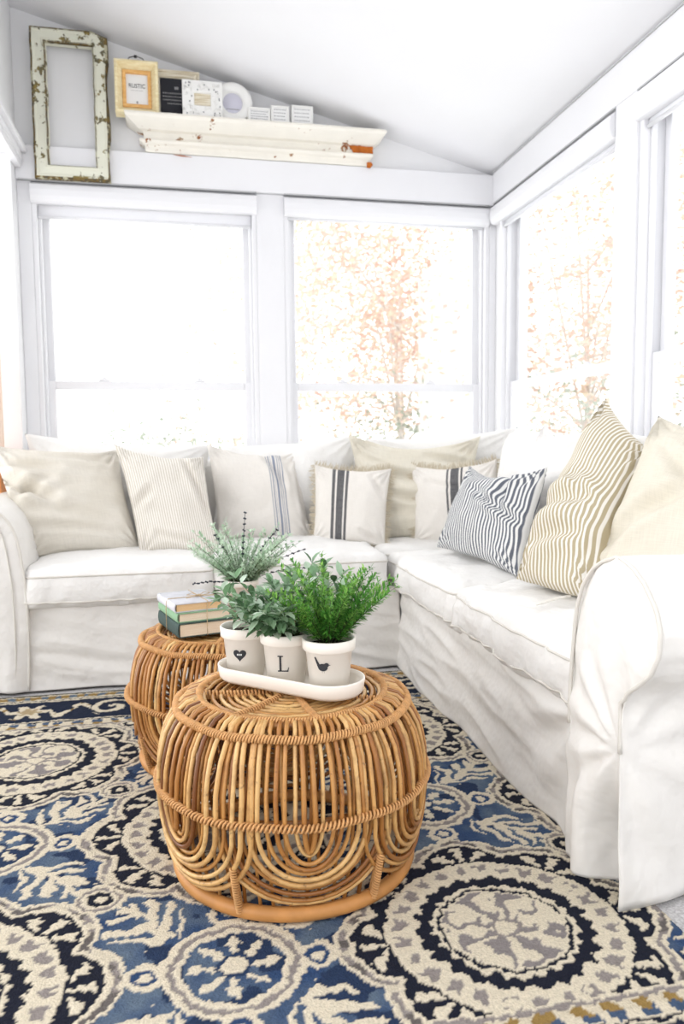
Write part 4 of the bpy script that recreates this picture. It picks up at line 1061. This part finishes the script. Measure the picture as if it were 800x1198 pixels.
def small(name,pxl,pxr,pyb,pyt,y,label,group='small frames on the mantel shelf'):
    a=at(pxl,pyb,y=y); b_=at(pxr,pyb,y=y); t=at(pxl,pyt,y=y)
    w=b_.x-a.x; h=t.z-at(pxl,pyb,y=y).z; cx=(a.x+b_.x)/2
    r=empty(name,(cx,y,ZM),label,'frame',group); return r,cx,w,h
def lbl_mesh(txt,size,cx,z,y,mat,root,name='lettering',sx=1.0):
    cu=bpy.data.curves.new('t','FONT'); cu.body=txt; cu.size=size; cu.align_x='CENTER'; cu.extrude=.0006; cu.space_character=1.25 if sx==1 else 1.0
    to=bpy.data.objects.new('t',cu); col.objects.link(to); dg=bpy.context.evaluated_depsgraph_get(); me=bpy.data.meshes.new_from_object(to.evaluated_get(dg))
    bpy.data.objects.remove(to); L=root.location
    me.name=name
    for v in me.vertices:
        x,zz,d=v.co; v.co=(cx+x*sx-L.x,y-d-L.y,z+zz-L.z)
    me.materials.clear(); return link(name,me,mat,root,False)
# 1 pine box frame
r,cx,w,h=small('picture_frame',135,186,128,66,3.735,'pine box frame with a RUSTIC print and black hook on top, first on the shelf')
c=ZM+h/2; y=3.735
m=MB(); frame_ring(m,cx,c,w,h,[(0,-.05),(0,.012),(.004,.016),(.012,.016),(.034,-.018),(.034,-.03)],y); m.build('frame',M['pine'],r,False)
m=MB(); frame_ring(m,cx,c,w,h,[(.033,-.03),(.033,-.012),(.040,-.010),(.048,-.012),(.049,-.03)],y); m.build('inner_frame',M['pine_in'],r,False)['label']='honey coloured inner frame'
m=MB(); m.box(cx-w/2+.046,cx+w/2-.046,y+.022,y+.030,c-h/2+.046,c+h/2-.046); m.build('print',M['paper'],r,False)
lbl_mesh('RUSTIC',.026,cx,c+.008,y+.0215,M['ink'],r,'lettering',.86)
m=MB(); m.box(cx-.028,cx+.028,y+.0212,y+.022,c-.004,c-.0032); m.build('underline',M['inkgrey'],r,False)
m=MB(); m.box(cx-.004,cx+.004,y+.0212,y+.022,c-.060,c-.050); m.build('small_mark',M['inkgrey'],r,False)
m=MB(); m.box(cx-w/2+.002,cx+w/2-.002,y+.030,y+.05,c-h/2+.002,c+h/2-.002); m.build('backing',M['pine'],r,False)
m=MB(); zt2=c+h/2; m.tube([(cx-.034,y-.008,zt2-.004),(cx-.03,y-.01,zt2+.008),(cx-.01,y-.012,zt2+.014),(cx+.01,y-.012,zt2+.014),(cx+.03,y-.01,zt2+.008),(cx+.036,y-.008,zt2-.002)],.0022,6); m.lathe((cx-.001,y-.012,zt2+.014),[(.001,-.007),(.007,-.004),(.007,.004),(.001,.007)],10,capt=True); m.build('hook',M['black'],r)
# 2 black sign behind
r,cx,w,h=small('picture_frame',186,232,126,84,3.80,'weathered wood framed black sign standing behind the white carved frame')
zt3=at(200,83,y=3.80).z; h=zt3-ZM; c=ZM+h/2; y=3.80; w=.215; cx=at(206,100,y=3.80).x
m=MB(); frame_ring(m,cx,c,w,h,[(0,-.012),(0,.010),(.010,.012),(.014,.007),(.026,.010),(.032,.006),(.036,-.004)],y); m.build('frame',M['greywood'],r,False)
m=MB(); m.box(cx-w/2+.03,cx+w/2-.03,y-.001,y+.006,c-h/2+.033,c+h/2-.033); m.build('sign_board',M['chalk'],r,False)
m=MB(); m.box(cx-.008,cx+.010,y-.002,y-.001,c+.033,c+.045)
rr=random.Random(2)
for li,zz in enumerate((.012,-.003,-.018,-.034)):
    x=cx-.062+(.02 if li==3 else 0)
    while x<cx+.055:
        L=rr.uniform(.003,.007); m.box(x,x+L,y-.002,y-.001,c+zz,c+zz+.0055); x+=L+.003
m.build('lettering',M['inkgrey'],r,False)
# 3 white carved frame
r,cx,w,h=small('picture_frame',214,260,131,95,3.725,'square white carved openwork frame in the middle of the shelf')
zt3=at(236,95,y=3.725).z; h=zt3-ZM; c=ZM+h/2; y=3.725; w=h*1.12
m=MB(); frame_ring(m,cx,c,w,h,[(0,-.008),(0,.006),(.004,.008),(.050,.008),(.054,.003),(.054,-.008)],y); m.build('frame',M['plaster'],r,False)
m=MB(); rr=random.Random(5)
for i in range(46):
    s=rr.random()*4; k=int(s); f=s-k; e=rr.uniform(.012,.044)
    X=[-w/2+f*w,w/2-e,w/2-f*w,-w/2+e][k]; Z=[-h/2+e,-h/2+f*h,h/2-e,h/2-f*h][k]
    X=max(-w/2+.01,min(w/2-.01,X)); Z=max(-h/2+.01,min(h/2-.01,Z))
    a=rr.uniform(0,2*PI); q=[(cx+X+.008*rr.uniform(.6,1.3)*math.cos(a+t)*(1-t/6),y-.0095,c+Z+.008*math.sin(a+t)*(1-t/6)) for t in np.linspace(0,4.5,9)]
    m=MB(); m.tube(q,.0023,5); m.build('scroll',M['plaster'],r)
for i in range(30):
    s=rr.random()*4; k=int(s); f=s-k; e=rr.uniform(.012,.044)
    X=[-w/2+f*w,w/2-e,w/2-f*w,-w/2+e][k]; Z=[-h/2+e,-h/2+f*h,h/2-e,h/2-f*h][k]; X=max(-w/2+.012,min(w/2-.012,X)); Z=max(-h/2+.012,min(h/2-.012,Z))
    m=MB(); m.lathe((cx+X,y-.0084,c+Z),[(.003,-.0035),(.003,.0035)],5,capt=True,sy=.15,rot=0); m.build('pierced_hole',M['inkgrey'],r)
m=MB(); m.box(cx-w/2+.052,cx+w/2-.052,y+.004,y+.008,c-h/2+.052,c+h/2-.052); m.build('backing',M['greywood'],r,False)
# 4 round white frame
cc=at(272,119,y=3.76); rad=(at(272,97,y=3.76).z-ZM)/2
r=empty('picture_frame',(cc.x,3.76,ZM),'round white frame with a pale lilac centre right of the carved frame','frame','small frames on the mantel shelf')
def disc(mb,cx,y,c,prof,n=40):
    vs=[(cx+rd*math.cos(2*PI*k/n),y-pr,c+rd*math.sin(2*PI*k/n)) for rd,pr in prof for k in range(n)]
    fs=[(i*n+k,i*n+(k+1)%n,(i+1)*n+(k+1)%n,(i+1)*n+k) for i in range(len(prof)-1) for k in range(n)]+[tuple((len(prof)-1)*n+k for k in range(n))]
    mb.add(vs,fs)
c=ZM+rad
m=MB(); disc(m,cc.x,3.76,c,[(rad,-.01),(rad,.008),(rad-.006,.012),(rad*.56,.012),(rad*.52,.006),(rad*.50,-.002)]); m.build('frame',M['plaster'],r)
m=MB(); disc(m,cc.x,3.76,c,[(rad*.5,-.001),(rad*.49,.0)]); m.build('print',M['lilac'],r)
m=MB(); m.box(cc.x-.03,cc.x+.03,3.7585,3.76,c-rad*.32,c-rad*.29); m.build('lettering',M['inkgrey'],r,False)
# 5-7 little blocks
def block(px0,px1,pyt,lab,tilt):
    y=3.74; a=at(px0,135,y=y); b_=at(px1,135,y=y); h=at((px0+px1)/2,pyt,y=y).z-ZM; w=b_.x-a.x; cx=(a.x+b_.x)/2
    r=empty('picture_frame',(cx,y,ZM),lab,'frame','small frames on the mantel shelf'); c=ZM+h/2
    m=MB(); frame_ring(m,cx,c,w,h,[(0,-.03),(0,.004),(.003,.006),(.008,.005),(.009,.002)],y,0); m.box(cx-w/2+.001,cx+w/2-.001,y+.004,y+.03,c-h/2,c+h/2-.001); m.build('frame',M['plaster'],r,False)
    m=MB(); m.box(cx-w/2+.007,cx+w/2-.007,y-.001,y+.004,c-h/2+.007,c+h/2-.007); m.build('print',M['paper'],r,False)
    m=MB(); rr=random.Random(px0)
    for i in range(4):
        zz=c+h/2-.016-i*(h-.028)/4.; x=cx-w/2+.014; 
        while x<cx+w/2-.018: L=rr.uniform(.004,.010); m.box(x,x+L,y-.0018,y-.001,zz-.003,zz); x+=L+.003
    m.build('lettering',M['inkgrey'],r,False)
block(290,316,126,'little white lettered block, leftmost of the three small blocks on the shelf',0)
block(317,338,124,'little white lettered block in the middle of the three small blocks on the shelf',0)
block(341,366,124,'little white lettered block nearest the shelf right end',0)

# ---------------------------------------------------------------- light: bright overcast sky through the windows and the open side
w=bpy.data.worlds.new('sky'); scene.world=w; w.use_nodes=True; nt=w.node_tree; nt.nodes.clear()
out=nt.nodes.new('ShaderNodeOutputWorld'); bg=nt.nodes.new('ShaderNodeBackground'); nt.links.new(bg.outputs[0],out.inputs[0])
tcw=nt.nodes.new('ShaderNodeTexCoord'); spw=nt.nodes.new('ShaderNodeSeparateXYZ'); nt.links.new(tcw.outputs['Generated'],spw.inputs[0])
mp=nt.nodes.new('ShaderNodeMapRange'); mp.inputs[1].default_value=-.35; mp.inputs[2].default_value=.6; mp.inputs[3].default_value=1.75; mp.inputs[4].default_value=.95; nt.links.new(spw.outputs[2],mp.inputs[0])
ma=nt.nodes.new('ShaderNodeMath'); ma.operation='MULTIPLY_ADD'; ma.inputs[1].default_value=.50; ma.inputs[2].default_value=1.0; nt.links.new(spw.outputs[1],ma.inputs[0])
mb_=nt.nodes.new('ShaderNodeMath'); mb_.operation='MULTIPLY'; nt.links.new(mp.outputs[0],mb_.inputs[0]); nt.links.new(ma.outputs[0],mb_.inputs[1]); nt.links.new(mb_.outputs[0],bg.inputs[1]); bg.inputs[0].default_value=(.975,.98,1.0,1)
sd=bpy.data.lights.new('sun','SUN'); sd.energy=.3; sd.angle=math.radians(30); sd.color=(1,.985,.96)
su=bpy.data.objects.new('sun',sd); col.objects.link(su); su.rotation_euler=(math.radians(64),0,math.radians(-62))
